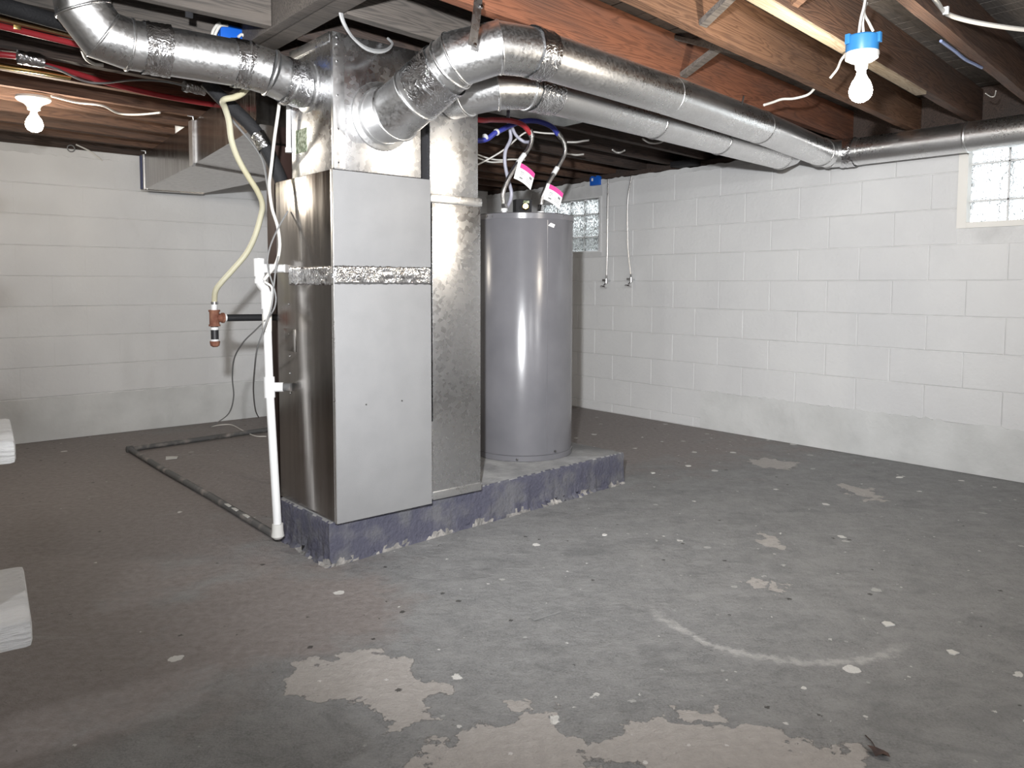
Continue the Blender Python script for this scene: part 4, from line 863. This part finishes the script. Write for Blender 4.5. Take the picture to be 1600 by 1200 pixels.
l_ = thing('insulated_line', ls[-1], 'black foam-insulated refrigerant line slanting down behind the plenum', 'pipe')
cu = curve(ls); G().sweep(cu, .0275, 18).build('foam_sleeve', 'foam', l_, sharp=60); i0 = 27
tag(band('foil_tape', cu[i0], cu[i0+7], .028, 'foil', l_, .004, 24), 'silver foil tape')
tube('wire', [at(352, 175, y=3.3), at(370, 196, y=3.27), at(392, 222, y=3.24), at(410, 250, y=3.21), at(418, 290, y=3.2), at(425, 330, y=3.2)], .005, 'gwire', seg=6, label='dark wire following the underside of the insulated line', cat='wire')
# dark post behind the furnace, pale conduits behind the plenum
p = at(430, 330, y=3.56); tag(G().box((p.x-.02, 3.52, .0), (p.x+.07, 3.61, TZ0-.001), .003).build('support_post', 'post'), 'dark red-brown post standing behind the furnace', 'post')
for px, lab, rr in ((451, 'white plastic conduit dropping behind the plenum', .010),):
    a, b = at(px, 165, y=2.945), at(px, 237, y=2.945); tag(G().sweep([a, b], rr, 12).sweep([b+V((0, 0, .015)), b-V((0, 0, .004))], rr*1.3, 12).build('conduit', 'white'), lab, 'conduit')
c = at(289, 196, y=4.86); tag(G().lathe([(.052, 0), (.055, .004), (.055, .14), (.050, .141)], (c.x, c.y, TZ1+.002), seg=28).build('plastic_pipe_stub', 'white'), 'fat white plastic pipe stub standing above the trunk duct', 'pipe')

# ------------------------------------------------------------------ pipes and wires under the ceiling, left
def zline(name, pts, r, mat, label, cat, z=ZJ-.02, **kw): return tube(name, [at(*q, z=z) for q in pts], r, mat, label=label, cat=cat, **kw)
zline('black_pipe', [(-20, 2), (60, 25), (120, 42), (175, 58)], .026, 'foam', 'black insulated pipe under the joists at the upturned duct', 'pipe', z=1.93, seg=14)
zline('copper_pipe', [(-20, 24), (60, 43), (130, 60), (170, 70)], .010, 'copper', 'dull copper pipe beside the black insulated pipe', 'pipe', z=1.95)
zline('red_pipe', [(-20, 36), (40, 50), (90, 62), (140, 74)], .0115, 'red', 'red plastic pipe ending behind the upturned duct', 'pipe', z=1.93)
zline('red_pipe', [(-20, 84), (10, 86), (35, 90), (60, 99), (110, 112), (170, 130), (240, 147), (310, 160), (346, 165)], .0125, 'red', 'red plastic pipe crossing under the joists towards the trunk duct', 'pipe', z=ZJ-.0135)
zline('wire', [(60, 99), (90, 108), (130, 126), (160, 130), (210, 125), (260, 128), (310, 140)], .0045, 'gwire', 'black wire crossing the red pipe under the joists', 'wire', z=1.94)
zline('cable', [(80, 150), (120, 160), (160, 165), (185, 177), (215, 179), (250, 176)], .0055, 'cable', 'tan cable drooping from the porcelain lamp joist', 'cable', z=ZJ-.01)
zline('copper_pipe', [(-20, 99), (20, 106), (60, 112), (110, 121)], .011, 'brass', 'shiny brass-coloured pipe glowing beside the porcelain lamp', 'pipe', z=ZJ-.02)
c = at(26, 42, z=1.94); tag(G().box(c-V((.012, .015, .012)), c+V((.012, .015, .02)), .003).build('pipe_clip', 'brass'), 'brass clip on the copper pipe', 'clip')
for q, lab in (((48, 92), 'foil-wrapped pipe joint on the red pipe'), ((303, 137), 'foil-wrapped joint hanging below the left round duct')):
    c = at(*q, z=1.945); tag(band('foil_joint', c-V((.045, .006, 0)), c+V((.045, .006, 0)), .020, 'foil', None, .008, 16, 6), lab, 'joint')
zline('strap_loop', [(128, 78), (135, 92), (148, 100), (162, 102)], .007, 'cable', 'pale plastic pipe hanger curling under the upturned duct', 'hanger', z=ZJ-.008)
# blue box and cables behind the left duct
c = at(363, 60, z=1.99); eb = thing('electrical_box', c, 'blue plastic electrical box on the joist behind the left round duct', 'electrical box')
G().box((c.x-.045, 3.0, 1.955), (c.x+.045, 3.008, 2.04), .003).build('box_face', 'bluebox', eb); G().box((c.x-.043, 2.975, 1.957), (c.x+.043, 3.0, 2.038), .003).build('box_body', 'bluebox', eb)
for k, pts in enumerate(([(330, 62), (333, 48), (340, 38), (344, 36)], [(334, 62), (338, 50), (345, 40), (356, 40)], [(372, 58), (378, 54), (383, 60), (384, 72)])):
    tube('cable', [at(*q, y=2.965) for q in pts], .0055, 'cable', seg=8, label=['beige cable looping up behind the left duct', 'second beige cable leaning over towards the blue box', 'beige cable bending out of the blue box'][k], cat='cable')
tag(G().box((at(295, 34, y=2.745).x-.012, 2.737, 1.955), (at(295, 34, y=2.745).x+.012, 2.745, 2.0), .001).build('joist_clip', 'dark'), 'dark metal clip on the joist above the left duct', 'clip')
# cable loop over the plenum
for k in range(2):
    tube('cable', [at(531+k*3, -6, y=2.42), at(531+k*3, 20, y=2.42), at(538+k*2, 40, y=2.42), at(552+k, 60, y=2.44), at(572, 77-k*3, y=2.46), at(592, 82-k*3, y=2.48), at(606, 78-k*2, y=2.50), at(613, 68, y=2.52), at(606, 60, y=2.55)], (.0045, .005)[k], ('gcable', 'gwire')[k], seg=8, label=['grey cable looping down in front of the plenum top', 'pale cable looping down in front of the plenum top'][k], cat='cable')
# ------------------------------------------------------------------ wires, right
tube('cable', [at(1274, 137, y=1.88), at(1262, 148, y=1.9), at(1240, 154, y=1.95), at(1222, 155, y=1.98), at(1207, 160, y=2.0), at(1194, 164, y=2.01)], .006, 'cable', seg=8, label='cut white cable end sticking out below the tan joist', cat='cable')
tube('cable', [at(1322, 84, y=1.47), at(1314, 94, y=1.5), at(1308, 108, y=1.54), at(1297, 122, y=1.56)], .005, 'cable', seg=8, label='thin white wire dangling beside the blue lamp box', cat='cable')
cw = [at(1455, -8, z=2.02), at(1466, 6, z=2.02), at(1474, 18, z=2.015), at(1490, 26, z=2.01), at(1520, 34, z=2.0), at(1560, 41, z=1.99), at(1600, 46, z=1.985), at(1660, 50, z=1.985)]
wt = thing('cable', cw[2], 'thick white flat cable stapled across the joists over the bright window', 'cable')
G().sweep(curve(cw), .0085, 8).build('cable_run', 'cable', wt); G().box(cw[2]-V((.006, .018, .012)), cw[2]+V((.006, .018, .014)), .002).build('cable_staple', 'white', wt)
tube('tape_strip', [at(1470, 64, z=ZJ-.004), at(1492, 80, z=ZJ-.006), at(1508, 93, z=ZJ-.01), at(1522, 100, z=ZJ-.008), at(1534, 106, z=ZJ-.004)], .006, M('pale_blue_tape', (.16, .20, .34), .5), seg=6, label='loose strip of blue tape along a joist edge', cat='tape')
tube('wire', [at(1540, 146, z=1.99), at(1548, 151, z=1.985), at(1554, 150, z=1.985), at(1556, 142, z=1.99)], .0025, 'cable', seg=6, label='bent bit of pale wire sticking out by the right wall duct', cat='wire')
# hook and cable on the left wall
c = at(111, 232, y=YL-.02); hk = thing('wall_hook', c, 'small screw eye with pale cable on top of the left wall', 'hook')
G().sweep([c+V((.022*math.cos(a*.45), 0, .022*math.sin(a*.45))) for a in range(15)], .004, 8).build('eye', 'gwire', hk)
G().sweep(curve([c+V((.03, 0, .03)), at(140, 236, y=YL-.02), at(152, 245, y=YL-.02), at(160, 251, y=YL-.015)]), .005, 8).build('cable_end', 'cable', hk)

# ------------------------------------------------------------------ stairs at the frame's edge
st = thing('staircase', (-.2, 1.2, 0), 'white-painted open wooden stairs with thick rounded treads', 'stairs')
sa = math.radians(6); su = V((math.sin(sa), math.cos(sa), 0)); sw = V((-math.cos(sa), math.sin(sa), 0)); T0_ = V((.181, 1.311, .562))
for k in range(-2, 6):
    c = T0_+su*(.262*k)+V((random.uniform(-.003, .003), 0, .226*k))+sw*(0 if k in (0, 1) else .05 if k > 1 else .12)
    if k == -2: c.z = .15
    g = G().box((0, 0, -.042), (.76, .275, 0), .009); g.v = [c+sw*v.x+su*v.y+V((0, 0, v.z)) for v in g.v]; g.build('tread', 'stair', st)
for off in (.14, .68):
    b_ = T0_+sw*off; prof = [(-.62, 0), (-.30, 0), (1.50, 1.62), (1.50, 1.95), (1.36, 1.95)]
    v = [V((b_.x, b_.y, 0))+sw*t_+su*(q[0])+V((0, 0, min(q[1], ZJ-.01))) for t_ in (0, .04) for q in prof]
    G().add(v, [(0, 1, 2, 3, 4), (9, 8, 7, 6, 5), (0, 5, 6, 1), (1, 6, 7, 2), (2, 7, 8, 3), (3, 8, 9, 4), (4, 9, 5, 0)]).build('stringer', 'stair', st, smooth=False)

# ------------------------------------------------------------------ odds and ends on the floor
p = at(756, 748, z=.172); q = at(752, 692, y=p.y+.03); g = G(); wv = V((.018, -.012, 0))
tag(g.hexa([V((RX1+.004, p.y-.005, .171)), V((RX1+.045, p.y-.02, .171)), V((RX1+.05, p.y+.0, .171)), V((RX1+.009, p.y+.012, .171)), V((RX1+.003, p.y+.02, .335)), V((RX1+.008, p.y+.015, .335)), V((RX1+.01, p.y+.03, .335)), V((RX1+.005, p.y+.035, .335))]).build('wood_shim', 'wpink', smooth=False), 'pinkish splintered wood shim leaning on the flat riser', 'shim')
c = at(1374, 1180, z=0); v = []; f = []
for i in range(9):
    a_ = i/8*math.pi*2; rr = (.022, .016, .026, .018, .024, .015, .022, .019, .022)[i]; v.append((c.x+rr*math.cos(a_)*.8, c.y+rr*math.sin(a_)*1.1, .004+random.random()*.012))
v.append((c.x, c.y, .003)); f = [(i, (i+1) % 9, 9) for i in range(9)]; lf = thing('dry_leaf', c, 'curled dark dry leaf lying on the floor', 'leaf')
mk('leaf_blade', v, f, 'leaf', lf); G().sweep(curve([c, c+V((.03, .03, .004)), c+V((.05, .055, .002))], 4), .0013, 5).build('leaf_stalk', 'leaf', lf)
a, b = at(834, 969, z=.003), at(876, 956, z=.003); tag(G().sweep([a, a.lerp(b, .5)+V((.003, 0, 0)), b], .0022, 6).build('twig', 'gwire'), 'thin dark twig lying on the bare floor', 'twig')
c = at(266, 716, z=.002); tag(G().hexa([c+V((a_, b_, z_)) for z_ in (0, .004) for a_, b_ in ((-.035, -.03), (.03, -.035), (.05, .01), (-.01, .05))]).build('paper_scrap', 'chip', smooth=False), 'pale paper scrap on the floor inside the floor pipe corner', 'scrap')
for i, (q, s4, lab) in enumerate((((1386, 976), .022, 'largest white paint chip, near the pale ring on the floor'), ((1490, 1020), .018, 'white paint chip lying right of the pale floor ring'), ((1405, 746), .02, 'white paint chip near the foot of the right wall'), ((1075, 728), .022, 'white chip on the floor near the plinth end'), ((1020, 739), .014, 'tiny white chip close to the plinth end'), ((945, 836), .014, 'white chip in front of the plinth'))):
    c = at(*q, z=.001); pr = [(c.x+s4*math.cos(k*.9)*random.uniform(.5, 1.1), c.y+s4*math.sin(k*.9)*random.uniform(.5, 1.1)) for k in range(7)]; tag(G().prism(pr, .0005, .004).build('paint_chip', 'chip', smooth=False), lab, 'paint chip')
